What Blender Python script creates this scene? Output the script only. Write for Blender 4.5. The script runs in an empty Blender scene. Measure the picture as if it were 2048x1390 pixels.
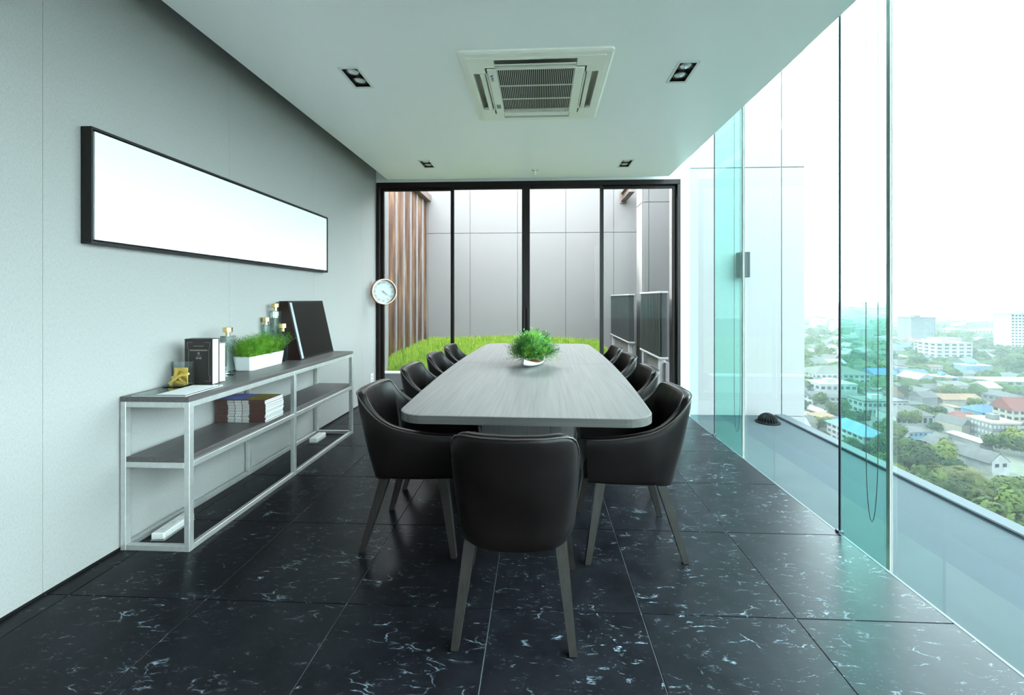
import bpy, math, random
from mathutils import Vector, Matrix
random.seed(7)
R = math.radians
S = bpy.context.scene
COL = S.collection

# ---------------------------------------------------------------- camera
F_PX, CX, CY, YAW, CAM_H = 828.2, 1039.9, 597.7, .0432, 1.255   # fitted to the 2048x1390 photograph
cd = bpy.data.cameras.new('camera'); cam = bpy.data.objects.new('camera', cd); COL.objects.link(cam)
cd.sensor_fit = 'HORIZONTAL'; cd.sensor_width = 36; cd.lens = F_PX / 2048 * 36
cd.shift_x = (1024 - CX) / 2048; cd.shift_y = (CY - 695) / 2048
cd.clip_start = .05; cd.clip_end = 20000
cam.location = (0, 0, CAM_H); cam.rotation_euler = (R(90), 0, YAW)
S.camera = cam

# ---------------------------------------------------------------- sky, sun, exposure
SKY = 8.0
W = bpy.data.worlds.new('sky'); S.world = W; W.use_nodes = True
bgn = W.node_tree.nodes['Background']
bgn.inputs[0].default_value = (.93, .985, 1, 1); bgn.inputs[1].default_value = SKY
sl = bpy.data.lights.new('sun_offscreen', 'SUN'); so = bpy.data.objects.new('sun_offscreen', sl); COL.objects.link(so)
sl.energy = 5.0; sl.angle = R(3); sl.color = (1, .95, .86)
so.rotation_euler = Vector((-.76, .34, .56)).to_track_quat('Z', 'Y').to_euler()
S.view_settings.view_transform = 'Standard'; S.view_settings.look = 'None'
S.view_settings.exposure = 1.1; S.view_settings.gamma = 1; S.view_settings.use_curve_mapping = False
cy_ = S.cycles
cy_.use_denoising = True; cy_.max_bounces = 10; cy_.diffuse_bounces = 5; cy_.glossy_bounces = 4
cy_.transparent_max_bounces = 24; cy_.transmission_bounces = 8; cy_.volume_bounces = 1
cy_.caustics_reflective = True; cy_.caustics_refractive = False
cy_.sample_clamp_indirect = 8

def ground(u, v, z):
    """point where the line of sight through photo pixel (u, v) meets the level z"""
    a = (u - CX) / F_PX; dz = -(v - CY) / F_PX
    c, s = math.cos(YAW), math.sin(YAW)
    t = (z - CAM_H) / dz
    return (a * c - s) * t, (a * s + c) * t

# ---------------------------------------------------------------- materials
MATS = {}
def newmat(name):
    m = bpy.data.materials.new(name); m.use_nodes = True; MATS[name] = m
    nt = m.node_tree; return m, nt, nt.nodes['Principled BSDF']
def N(nt, t, **k):
    n = nt.nodes.new(t)
    for a, b in k.items():
        if a.startswith('i_'): n.inputs[a[2:].replace('_', ' ')].default_value = b
        else: setattr(n, a, b)
    return n
def ramp(nt, fac, stops):
    r = nt.nodes.new('ShaderNodeValToRGB'); nt.links.new(fac, r.inputs[0])
    e = r.color_ramp.elements
    while len(e) < len(stops): e.new(.5)
    for x, (p, c) in zip(e, stops):
        x.position = p; x.color = (*c, 1) if len(c) == 3 else c
    return r.outputs[0]
def coords(nt, scale=(1, 1, 1), kind='Object', rand=False, rot=(0, 0, 0)):
    tc = nt.nodes.new('ShaderNodeTexCoord'); mp = nt.nodes.new('ShaderNodeMapping')
    mp.inputs['Scale'].default_value = scale; mp.inputs['Rotation'].default_value = rot
    nt.links.new(tc.outputs[kind], mp.inputs[0])
    if rand:
        oi = nt.nodes.new('ShaderNodeObjectInfo'); ml = N(nt, 'ShaderNodeMath', operation='MULTIPLY'); ml.inputs[1].default_value = 37.
        nt.links.new(oi.outputs['Random'], ml.inputs[0]); nt.links.new(ml.outputs[0], mp.inputs['Location'])
    return mp.outputs[0]
def bump(nt, b, h, strength=.1, dist=.01):
    n = nt.nodes.new('ShaderNodeBump'); n.inputs['Strength'].default_value = strength; n.inputs['Distance'].default_value = dist
    nt.links.new(h, n.inputs['Height']); nt.links.new(n.outputs[0], b.inputs['Normal'])
def noise(nt, vec, scale, detail=4, rough=.55, dist=0):
    n = nt.nodes.new('ShaderNodeTexNoise'); n.inputs['Scale'].default_value = scale; n.inputs['Detail'].default_value = detail
    n.inputs['Roughness'].default_value = rough; n.inputs['Distortion'].default_value = dist
    nt.links.new(vec, n.inputs['Vector']); return n.outputs['Fac']
def mix(nt, fac, a, b):
    m = nt.nodes.new('ShaderNodeMix'); m.data_type = 'RGBA'
    nt.links.new(fac, m.inputs[0])
    for i, c in ((6, a), (7, b)):
        if isinstance(c, tuple): m.inputs[i].default_value = (*c, 1)
        else: nt.links.new(c, m.inputs[i])
    return m.outputs[2]
def plain(name, col, rough=.5, metal=0., var=.06, scale=6, spec=.5, bmp=0., bscale=60, coat=0.):
    """principled with slight procedural mottling of the colour"""
    m, nt, b = newmat(name)
    v = coords(nt)
    f = noise(nt, v, scale)
    lo = tuple(max(0, c * (1 - var)) for c in col); hi = tuple(min(1, c * (1 + var)) for c in col)
    nt.links.new(ramp(nt, f, [(.3, lo), (.7, hi)]), b.inputs['Base Color'])
    b.inputs['Roughness'].default_value = rough; b.inputs['Metallic'].default_value = metal
    b.inputs['Specular IOR Level'].default_value = spec; b.inputs['Coat Weight'].default_value = coat
    if bmp: bump(nt, b, noise(nt, v, bscale, 3), bmp, .004)
    return m
def wood(name, dark, light, axis='Y', rough=.42, scale=1., spec=.35):
    m, nt, b = newmat(name)
    k = {'X': (1.2, 46, 46), 'Y': (46, 1.2, 46), 'Z': (46, 46, 1.2)}[axis]
    v = coords(nt, tuple(c * scale for c in k))
    f = noise(nt, v, 1.6, 5, .6)
    g = noise(nt, coords(nt, tuple(c * scale * 3.2 for c in k)), 1.4, 2)
    col = ramp(nt, f, [(.28, dark), (.72, light)])
    mm = N(nt, 'ShaderNodeMath', operation='MULTIPLY'); mm.inputs[1].default_value = .35; nt.links.new(g, mm.inputs[0])
    nt.links.new(mix(nt, mm.outputs[0], col, dark), b.inputs['Base Color'])
    b.inputs['Roughness'].default_value = rough; b.inputs['Specular IOR Level'].default_value = spec
    bump(nt, b, f, .05, .001); return m
def glass(name, tint, refl=1., rough=0.):
    """clear architectural glass: tinted see-through plus mirror reflection by Fresnel"""
    m = bpy.data.materials.new(name); m.use_nodes = True; MATS[name] = m
    nt = m.node_tree; nt.nodes.remove(nt.nodes['Principled BSDF'])
    t = N(nt, 'ShaderNodeBsdfTransparent'); t.inputs[0].default_value = (*tint, 1)
    g = N(nt, 'ShaderNodeBsdfGlossy'); g.inputs['Roughness'].default_value = rough; g.inputs[0].default_value = (.9, 1, .98, 1)
    fr = N(nt, 'ShaderNodeFresnel'); fr.inputs[0].default_value = 1.45
    ml = N(nt, 'ShaderNodeMath', operation='MULTIPLY'); ml.inputs[1].default_value = refl; nt.links.new(fr.outputs[0], ml.inputs[0])
    mx = N(nt, 'ShaderNodeMixShader'); nt.links.new(ml.outputs[0], mx.inputs[0])
    nt.links.new(t.outputs[0], mx.inputs[1]); nt.links.new(g.outputs[0], mx.inputs[2])
    nt.links.new(mx.outputs[0], nt.nodes['Material Output'].inputs[0]); return m

def marble_tile():
    m, nt, b = newmat('black_marble')
    v = coords(nt, rand=True, rot=(0, 0, R(28)))
    vs = coords(nt, (1, 2.6, 1), rand=True, rot=(0, 0, R(-24)))
    warp = noise(nt, v, 7, 6, .65)
    # thin broken veins
    ad = N(nt, 'ShaderNodeVectorMath', operation='MULTIPLY_ADD'); nt.links.new(vs, ad.inputs[0]); ad.inputs[1].default_value = (1, 1, 1)
    wn = N(nt, 'ShaderNodeTexNoise'); wn.inputs['Scale'].default_value = 9; wn.inputs['Detail'].default_value = 6; nt.links.new(vs, wn.inputs['Vector'])
    sc = N(nt, 'ShaderNodeVectorMath', operation='SCALE'); sc.inputs['Scale'].default_value = .16; nt.links.new(wn.outputs['Color'], sc.inputs[0])
    nt.links.new(sc.outputs[0], ad.inputs[2])
    vo = N(nt, 'ShaderNodeTexVoronoi', feature='DISTANCE_TO_EDGE'); vo.inputs['Scale'].default_value = 6.5
    nt.links.new(ad.outputs[0], vo.inputs['Vector'])
    line = ramp(nt, vo.outputs['Distance'], [(0, (1, 1, 1)), (.030, (0, 0, 0))])
    mask = ramp(nt, noise(nt, v, 6.5, 4, .7), [(.56, (0, 0, 0)), (.72, (.8, .8, .8))])
    a = N(nt, 'ShaderNodeMath', operation='MULTIPLY'); nt.links.new(line, a.inputs[0]); nt.links.new(mask, a.inputs[1])
    # scattered flecks
    fl = ramp(nt, noise(nt, coords(nt, (1, 3.0, 1), rand=True, rot=(0, 0, R(-24))), 13, 8, .80, 1.3), [(.585, (0, 0, 0)), (.67, (1, 1, 1))])
    m2 = ramp(nt, noise(nt, v, 3.4, 3, .6), [(.45, (.1, .1, .1)), (.62, (1, 1, 1))])
    c = N(nt, 'ShaderNodeMath', operation='MULTIPLY'); nt.links.new(fl, c.inputs[0]); nt.links.new(m2, c.inputs[1])
    d = N(nt, 'ShaderNodeMath', operation='MAXIMUM'); nt.links.new(a.outputs[0], d.inputs[0]); nt.links.new(c.outputs[0], d.inputs[1])
    base = ramp(nt, warp, [(.3, (0.005, 0.005, 0.0065)), (.75, (0.012, 0.0125, 0.016))])
    nt.links.new(mix(nt, d.outputs[0], base, (.34, .43, .52)), b.inputs['Base Color'])
    b.inputs['Specular Tint'].default_value = (.72, .9, 1, 1)
    b.inputs['Roughness'].default_value = .30; b.inputs['Specular IOR Level'].default_value = .10
    bump(nt, b, warp, .05, .002); return m

def wallpaper():
    m, nt, b = newmat('woven_wallpaper')
    f = noise(nt, coords(nt, (300, 300, 60)), 1., 3, .7)
    g = noise(nt, coords(nt, (90, 260, 260)), 1., 2, .6)
    a = N(nt, 'ShaderNodeMath', operation='ADD'); nt.links.new(f, a.inputs[0]); nt.links.new(g, a.inputs[1])
    nt.links.new(ramp(nt, a.outputs[0], [(.35, (0.2208, 0.2208, 0.2175)), (.65, (0.2911, 0.2911, 0.2879))]), b.inputs['Base Color'])
    # the ramp spans 0..1 while the sum spans 0..2: halve it
    h = N(nt, 'ShaderNodeMath', operation='MULTIPLY'); h.inputs[1].default_value = .5; nt.links.new(a.outputs[0], h.inputs[0])
    nt.links.new(h.outputs[0], [n for n in nt.nodes if n.type == 'VALTORGB'][0].inputs[0])
    b.inputs['Roughness'].default_value = .75; b.inputs['Specular IOR Level'].default_value = .3
    bump(nt, b, h.outputs[0], .25, .002); return m

def leather():
    m, nt, b = newmat('black_leather')
    v = coords(nt)
    vo = N(nt, 'ShaderNodeTexVoronoi'); vo.inputs['Scale'].default_value = 260; nt.links.new(v, vo.inputs['Vector'])
    f = noise(nt, v, 5, 3)
    nt.links.new(ramp(nt, f, [(.3, (.0035, .0026, .0026)), (.7, (.0065, .0048, .0048))]), b.inputs['Base Color'])
    nt.links.new(ramp(nt, f, [(.3, (.29,) * 3), (.7, (.38,) * 3)]), b.inputs['Roughness'])
    b.inputs['Specular IOR Level'].default_value = .19
    bump(nt, b, vo.outputs['Distance'], .06, .001); return m

def leafy(name, cols, scale=40, rough=.55, trans=.0):
    m, nt, b = newmat(name)
    f = noise(nt, coords(nt), scale, 2, .6)
    nt.links.new(ramp(nt, f, [(.25 + .5 * i / (len(cols) - 1), c) for i, c in enumerate(cols)]), b.inputs['Base Color'])
    b.inputs['Roughness'].default_value = rough; b.inputs['Specular IOR Level'].default_value = .25
    return m
def tree_leaf(name, cols):
    m, nt, b = newmat(name)
    f = noise(nt, coords(nt), .35, 3, .7)
    oi = N(nt, 'ShaderNodeObjectInfo'); ad = N(nt, 'ShaderNodeMath', operation='MULTIPLY_ADD'); ad.inputs[1].default_value = .5; ad.inputs[2].default_value = -.25
    nt.links.new(oi.outputs['Random'], ad.inputs[0])
    a2 = N(nt, 'ShaderNodeMath', operation='ADD'); nt.links.new(ad.outputs[0], a2.inputs[0]); nt.links.new(f, a2.inputs[1])
    nt.links.new(ramp(nt, a2.outputs[0], [(.25 + .5 * i / (len(cols) - 1), c) for i, c in enumerate(cols)]), b.inputs['Base Color'])
    b.inputs['Roughness'].default_value = .8; b.inputs['Specular IOR Level'].default_value = .03; return m

marble_tile(); wallpaper(); leather()
plain('ceiling_paint', (.93, .93, .94), .42, var=.01, scale=1.2)
plain('wall_paint', (.78, .80, .79), .6, var=.02)
plain('grout', (.30, .31, .33), .8)
wood('table_wood', (0.1009, 0.0956, 0.09449), (0.1859, 0.178, 0.1753), 'Y', .4, .8)
wood('table_edge', (0.04095, 0.03938, 0.0378), (0.0756, 0.07245, 0.0693), 'X', .45)
wood('pedestal_wood', (0.072, 0.06975, 0.0675), (0.135, 0.1305, 0.1283), 'Z', .45)
wood('shelf_wood', (0.0435, 0.03828, 0.03828), (0.1102, 0.1015, 0.1015), 'Y', .4, 1.)
wood('leg_wood', (0.008, 0.0065, 0.006), (0.0225, 0.019, 0.0175), 'Z', .4)
plain('leather_piping', (.035, .027, .025), .35)
plain('brushed_steel', (0.528, 0.536, 0.528), .36, .65, .07, 30)
plain('black_frame', (.007, .006, .006), .45, spec=.25)
plain('canvas_white', (0.6324, 0.6392, 0.6392), .6, var=.004)
plain('canvas_edge', (.27, .30, .32), .6)
plain('black_gloss', (.005, .0045, .004), .3, var=.02, spec=.12)
plain('frame_side', (.014, .006, .005), .4, spec=.25)
plain('door_frame', (.008, .005, .005), .45, spec=.2)
plain('ac_plastic', (.86, .85, .77), .4, var=.015)
plain('ac_dark', (.018, .011, .010), .6)
plain('ac_sticker', (.22, .25, .24), .5)
plain('logo_blue', (.03, .12, .5), .5)
plain('logo_dark', (.05, .06, .06), .5)
plain('lamp_trim', (.72, .74, .70), .45, var=.02)
plain('lamp_housing', (.012, .010, .010), .4)
plain('lamp_glass', (.62, .64, .66), .15, .4)
plain('chrome', (.7, .72, .72), .15, 1.)
plain('brass', (.75, .55, .22), .22, 1., .1, 20)
plain('gold_leaf', (.62, .46, .12), .3, .85, .25, 30)
plain('book_cover', (0.0108, 0.00936, 0.009), .55, var=.2, scale=25)
plain('book_gilt', (.20, .17, .13), .45, .4)
plain('page_paper', (.6, .61, .61), .7, var=.03, scale=80)
plain('magazine_cover', (.06, .03, .026), .4, var=.25, scale=30)
plain('magazine_blue', (.10, .12, .38), .35)
plain('magazine_gold', (.16, .12, .03), .35, var=.5, scale=40)
plain('ceramic_white', (.5, .51, .51), .28, var=.01)
plain('soil', (.05, .035, .025), .9, var=.3, scale=60)
plain('pot_soil_rust', (.16, .05, .02), .9, var=.3, scale=60)
plain('plastic_white', (.6, .61, .6), .35, var=.01)
plain('plastic_grey', (.25, .26, .26), .4)
plain('clock_copper', (.34, .17, .12), .3, .8)
plain('clock_face', (.42, .45, .45), .5, var=.02)
plain('clock_ink', (.10, .13, .14), .5)
plain('cladding_white', (.158, .160, .164), .55, var=.012, scale=1.5, spec=.15)
plain('joint_grey', (.10, .105, .11), .8)
plain('ledge_paint', (.039, .050, .056), .8, var=.03, scale=2.5, spec=.03, bmp=.06, bscale=25)
plain('kerb_paint', (.056, .067, .074), .7, var=.03, spec=.05)
plain('drain_iron', (.004, .004, .0045), .7, spec=.08)
plain('louvre_grey', (.040, .046, .048), .6, var=.05, spec=.1)
plain('post_grey', (.33, .34, .36), .5)
plain('wall_lamp_grey', (.022, .025, .027), .6, spec=.1)
plain('granite', (.20, .20, .21), .55, var=.5, scale=160)
plain('granite_edge', (.66, .67, .68), .5)
plain('paving', (.28, .28, .29), .6)
plain('fin_grey', (.22, .22, .23), .45, .2)
plain('beam_brown', (.13, .10, .09), .5)
plain('seal_dark', (.02, .035, .05), .5)
plain('seal_light', (.32, .31, .30), .5, spec=.1)
plain('bead_metal', (.012, .020, .020), .5, spec=.2)
glass('facade_glass', (.885, .98, .985), .10)
glass('fin_glass', (.70, .93, .885), .12)
glass('door_glass', (.985, .99, .99), .05)
glass('clear_acrylic', (.95, .975, .975), 1.2)
glass('vase_glass', (.93, .96, .96), 1.2)
leafy('grass_blade', [(0.07729, 0.1787, 0.01889), (0.1855, 0.3023, 0.0378), (0.3092, 0.3779, 0.07557)], 9)
leafy('table_fern', [(0.02365, 0.09189, 0.05161), (0.1183, 0.3065, 0.06451), (0.3076, 0.5311, 0.06451)], 14)
leafy('box_grass', [(0.02304, 0.09216, 0.00576), (0.06912, 0.1958, 0.01152), (0.1728, 0.2995, 0.0288)], 30)

def copper():
    m, nt, b = newmat('copper_sheet')
    f = noise(nt, coords(nt, (4, 4, .8), rand=True), 1.3, 4, .6)
    nt.links.new(ramp(nt, f, [(.3, (.06, .03, .02)), (.55, (.24, .13, .08)), (.75, (.55, .37, .20))]), b.inputs['Base Color'])
    b.inputs['Metallic'].default_value = .75; b.inputs['Roughness'].default_value = .38
    bump(nt, b, noise(nt, coords(nt, (9, 9, 2), rand=True), 1, 3), .15, .01); return m
copper()

# city materials
for n, c in dict(city_white=(.50, .52, .53), city_cream=(.46, .43, .36), city_grey=(.26, .27, .27), city_green=(.22, .36, .25),
                 city_blue=(.20, .36, .50), roof_grey=(.155, .165, .165), roof_pale=(.42, .43, .43), roof_blue=(.09, .19, .42),
                 roof_sky=(.16, .30, .42), roof_red=(.24, .09, .08), roof_rust=(.17, .10, .075), roof_tan=(.33, .22, .14), roof_green=(.13, .18, .16),
                 city_window=(.05, .065, .075), city_glassy=(.20, .29, .32), bark=(.10, .075, .05), city_road=(.24, .24, .24)).items():
    plain(n, tuple(x * .175 for x in c), .8, var=.18, scale=.25, spec=.03)
tree_leaf('tree_leaf_mid', [(0.003359, 0.008349, 0.002352), (0.01007, 0.01897, 0.0042), (0.02184, 0.03035, 0.006719)])
tree_leaf('tree_leaf_dark', [(0.002015, 0.005307, 0.002015), (0.005039, 0.01138, 0.003696), (0.01176, 0.01821, 0.005039)])
tree_leaf('tree_leaf_bright', [(0.008401, 0.01669, 0.002519), (0.02015, 0.03035, 0.005039), (0.04032, 0.04552, 0.008401)])
tree_leaf('palm_leaf', [(0.008401, 0.0129, 0.003359), (0.02184, 0.0258, 0.008401), (0.04368, 0.04248, 0.0168)])
def city_ground():
    m, nt, b = newmat('city_ground')
    v = coords(nt)
    f = noise(nt, v, .012, 6, .6); g = noise(nt, v, .09, 4, .7)
    c1 = ramp(nt, f, [(.38, (0.009765, 0.02093, 0.006975)), (.5, (0.0279, 0.03348, 0.02232)), (.62, (0.0558, 0.0558, 0.05162))])
    c2 = ramp(nt, g, [(.4, (0.01395, 0.02511, 0.009765)), (.6, (0.0558, 0.05719, 0.0544))])
    nt.links.new(mix(nt, noise(nt, v, .03, 2), c1, c2), b.inputs['Base Color'])
    b.inputs['Roughness'].default_value = .9; b.inputs['Specular IOR Level'].default_value = .1; return m
city_ground()

# ---------------------------------------------------------------- mesh helpers
class MB:
    def __init__(s): s.v = []; s.f = []; s.m = []
    def add(s, vs, fs, mi=0):
        o = len(s.v); s.v += [tuple(p) for p in vs]; s.f += [tuple(i + o for i in f) for f in fs]; s.m += [mi] * len(fs); return s
    def box(s, x0, x1, y0, y1, z0, z1, mi=0):
        return s.add([(x0, y0, z0), (x1, y0, z0), (x1, y1, z0), (x0, y1, z0), (x0, y0, z1), (x1, y0, z1), (x1, y1, z1), (x0, y1, z1)],
                     [(0, 3, 2, 1), (4, 5, 6, 7), (0, 1, 5, 4), (1, 2, 6, 5), (2, 3, 7, 6), (3, 0, 4, 7)], mi)
    def bbox(s, x0, x1, y0, y1, z0, z1, r=.003, mi=0):
        """box with chamfered edges along all sides"""
        X, Y, Z = (x0, x1), (y0, y1), (z0, z1); vs = []; ix = {}
        for i in (0, 1):
            for j in (0, 1):
                for k in (0, 1):
                    sx, sy, sz = (1, -1)[i], (1, -1)[j], (1, -1)[k]
                    for a in range(3):
                        p = [X[i] + sx * r, Y[j] + sy * r, Z[k] + sz * r]; p[a] = (X[i], Y[j], Z[k])[a]
                        ix[i, j, k, a] = len(vs); vs.append(tuple(p))
        fs = []
        for a in range(3):
            b, c = (a + 1) % 3, (a + 2) % 3
            for w in (0, 1):
                q = []
                for (p, r_) in ((0, 0), (1, 0), (1, 1), (0, 1)):
                    t = [0, 0, 0]; t[a] = w; t[b] = p; t[c] = r_; q.append(ix[(*t, a)])
                fs.append(tuple(q) if w else tuple(q[::-1]))
            for p in (0, 1):      # edges along axis a: between faces b and c
                for q_ in (0, 1):
                    t0 = [0, 0, 0]; t0[b] = p; t0[c] = q_; t1 = list(t0); t1[a] = 1
                    q = [ix[(*t0, b)], ix[(*t1, b)], ix[(*t1, c)], ix[(*t0, c)]]
                    fs.append(tuple(q))
        for i in (0, 1):
            for j in (0, 1):
                for k in (0, 1): fs.append(tuple(ix[i, j, k, a] for a in range(3)))
        return s.add(vs, fs, mi)
    def prism(s, pts, z0, z1, mi=0):
        n = len(pts)
        return s.add([(x, y, z0) for x, y in pts] + [(x, y, z1) for x, y in pts],
                     [tuple(range(n))[::-1], tuple(range(n, 2 * n))] + [(i, (i + 1) % n, n + (i + 1) % n, n + i) for i in range(n)], mi)
    def lathe(s, prof, n=24, c=(0, 0, 0), mi=0, cap=True):
        vs = []; fs = []
        for r, z in prof:
            for i in range(n):
                a = 2 * math.pi * i / n; vs.append((c[0] + r * math.cos(a), c[1] + r * math.sin(a), c[2] + z))
        for k in range(len(prof) - 1):
            for i in range(n):
                j = (i + 1) % n; fs.append((k * n + i, k * n + j, (k + 1) * n + j, (k + 1) * n + i))
        if cap: fs += [tuple(range(n))[::-1], tuple(range((len(prof) - 1) * n, len(prof) * n))]
        return s.add(vs, fs, mi)
    def tube(s, pts, r, n=8, mi=0, r1=None):
        pts = [Vector(p) for p in pts]; vs = []; fs = []
        for k, p in enumerate(pts):
            t = (pts[min(k + 1, len(pts) - 1)] - pts[max(k - 1, 0)]).normalized()
            up = Vector((0, 0, 1)) if abs(t.z) < .9 else Vector((1, 0, 0))
            a = t.cross(up).normalized(); b = t.cross(a)
            rr = r if r1 is None else r + (r1 - r) * k / (len(pts) - 1)
            for i in range(n):
                w = 2 * math.pi * i / n; vs.append(p + (a * math.cos(w) + b * math.sin(w)) * rr)
        for k in range(len(pts) - 1):
            for i in range(n):
                j = (i + 1) % n; fs.append((k * n + i, k * n + j, (k + 1) * n + j, (k + 1) * n + i))
        fs += [tuple(range(n)), tuple(range((len(pts) - 1) * n, len(pts) * n))[::-1]]
        return s.add(vs, fs, mi)
    def grid(s, rows, close=False, mi=0):
        n = len(rows[0]); vs = [p for r in rows for p in r]; fs = []
        for k in range(len(rows) - 1):
            for i in range(n if close else n - 1):
                j = (i + 1) % n; fs.append((k * n + i, k * n + j, (k + 1) * n + j, (k + 1) * n + i))
        return s.add(vs, fs, mi)
    def mesh(s, name, mats, smooth=False, recalc=True):
        me = bpy.data.meshes.new(name); me.from_pydata(s.v, [], s.f)
        for m in ([mats] if isinstance(mats, str) else mats): me.materials.append(MATS[m])
        me.polygons.foreach_set('material_index', s.m)
        if smooth: me.polygons.foreach_set('use_smooth', [True] * len(s.f))
        if recalc:
            import bmesh
            bm = bmesh.new(); bm.from_mesh(me); bmesh.ops.recalc_face_normals(bm, faces=bm.faces); bm.to_mesh(me); bm.free()
        me.update(); return me
    def build(s, name, mats, parent=None, smooth=False, **tags):
        return link(name, s.mesh(name, mats, smooth), parent, **tags)
def link(name, data, parent=None, label=None, category=None, group=None, kind=None, loc=None, rz=None):
    o = bpy.data.objects.new(name, data); COL.objects.link(o)
    if parent is not None: o.parent = parent
    if loc is not None: o.location = loc
    if rz is not None: o.rotation_euler[2] = rz
    for k, v in (('label', label), ('category', category), ('group', group), ('kind', kind)):
        if v: o[k] = v
    return o
def thing(name, label, category, loc=(0, 0, 0), rz=0, group=None, kind=None): return link(name, None, None, label, category, group, kind, loc, rz)
def copy_tree(o, parent=None):
    c = o.copy(); COL.objects.link(c); c.parent = parent
    for ch in o.children: copy_tree(ch, c)
    return c
def angle_smooth(o, deg=35):
    """smooth shading with sharp edges above an angle"""
    me = o.data; me.polygons.foreach_set('use_smooth', [True] * len(me.polygons)); me.set_sharp_from_angle(angle=R(deg)); return o
def text(name, body, size, mat, parent, loc, rot, extrude=.0006):
    cu = bpy.data.curves.new('txt', 'FONT'); cu.body = body; cu.size = size; cu.extrude = extrude; cu.align_x = 'CENTER'; cu.align_y = 'CENTER'
    t = bpy.data.objects.new('txt', cu); me = bpy.data.meshes.new_from_object(t); bpy.data.objects.remove(t); bpy.data.curves.remove(cu)
    me.materials.clear(); me.materials.append(MATS[mat])
    o = link(name, me, parent); o.location = loc; o.rotation_euler = rot; return o
def crom(p, n):
    """Catmull-Rom through the control points, n samples per span"""
    out = []; p = [Vector(q) for q in p]; P = [2 * p[0] - p[1]] + p + [2 * p[-1] - p[-2]]
    for i in range(1, len(P) - 2):
        a, b, c, d = P[i - 1:i + 3]
        for k in range(n):
            t = k / n; out.append(.5 * (2 * b + (c - a) * t + (2 * a - 5 * b + 4 * c - d) * t * t + (3 * b - a - 3 * c + d) * t ** 3))
    out.append(p[-1]); return out

# ---------------------------------------------------------------- the room
XL, XF, XG = -2.09, 1.607, 1.88          # left wall, floor/ceiling edge at the glass, glass line
YB, YD, ZC = -3.2, 5.30, 2.768           # wall behind, sliding door line, ceiling
# floor: slab with grout, marble tiles laid on it
floor = MB().box(XL - .2, XF, YB, YD + .05, -.14, -.004).build('floor', 'grout', kind='structure')
x0, y0, T, J = -1.987, 1.671, .6, .0018
tiles = {}
i0, i1 = math.floor((XL - x0) / T), math.ceil((XF - x0) / T); j0, j1 = math.floor((YB - y0) / T), math.ceil((YD - y0) / T)
for i in range(i0, i1):
    for j in range(j0, j1):
        a, b = max(x0 + i * T + J, XL), min(x0 + (i + 1) * T - J, XF); c, d = max(y0 + j * T + J, YB), min(y0 + (j + 1) * T - J, YD)
        if b - a < .02 or d - c < .02: continue
        key = (round(b - a, 3), round(d - c, 3))
        if key not in tiles:
            tiles[key] = MB().bbox(-key[0] / 2, key[0] / 2, -key[1] / 2, key[1] / 2, -.0045, 0, .0009).mesh('tile', 'black_marble')
        link('tile', tiles[key], floor, loc=((a + b) / 2, (c + d) / 2, 0))
# steel nosing along the floor edge
MB().box(XF, XF + .012, YB, YD, -.14, .001).build('trim_1', 'seal_dark', kind='structure')

# left wall: woven wallpaper in strips, with a thin dark strip along its foot
wl = MB().box(XL - .2, XL - .004, YB, YD + .06, -.1, 3.5).build('wall_left', 'wall_paint', kind='structure')
y = 2.721 - 1.06 * 6
while y < YD:
    a, b = max(y, YB) + .0006, min(y + 1.06, YD) - .0006
    if b - a > .05: MB().bbox(XL - .005, XL, a, b, .012, 3.1, .0004).build('wallpaper_strip', 'woven_wallpaper', wl)
    y += 1.06
MB().box(XL - .004, XL + .001, YB, YD, 0, .012).build('wall_foot_strip', 'black_frame', kind='structure')
# wall behind the camera
MB().box(XL - .2, XG, YB - .2, YB, -.1, 3.5).build('wall_back', 'wall_paint', kind='structure')
# lowered ceiling, upper soffit and roof
DLS = [(-1.24, 2.784), (.965, 2.808), (-1.244, 4.60), (.978, 4.67)]
cut = [(x - .056, x + .056, yy - .118, yy + .118) for x, yy in DLS] + [(-.013 - .43, -.013 + .43, 2.984 - .43, 2.984 + .43)]
xs = sorted({-1.905, 1.615, *[c[0] for c in cut], *[c[1] for c in cut]}); ys = sorted({YB, 5.185, *[c[2] for c in cut], *[c[3] for c in cut]})
cm = MB()
for a, b in zip(xs, xs[1:]):
    for c, d in zip(ys, ys[1:]):
        if not any(q[0] - 1e-6 <= a and b <= q[1] + 1e-6 and q[2] - 1e-6 <= c and d <= q[3] + 1e-6 for q in cut): cm.box(a, b, c, d, ZC, ZC + .09)
cm.build('ceiling', 'ceiling_paint', kind='structure')
MB().box(XL - .2, XG, YB, YD + .06, 3.12, 3.5).build('ceiling_upper', 'ceiling_paint', kind='structure')
MB().box(-1.93, -1.905, YB, 5.16, ZC + .03, 3.12).build('trim_2', 'ceiling_paint', kind='structure')
# wall over and beside the sliding door
MB().box(XL - .2, XG + .02, YD - .03, YD + .07, 2.752, 3.5).box(1.782, XG + .02, YD - .03, YD + .07, -.4, 2.752).build('wall_front', 'wall_paint', kind='structure')

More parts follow.
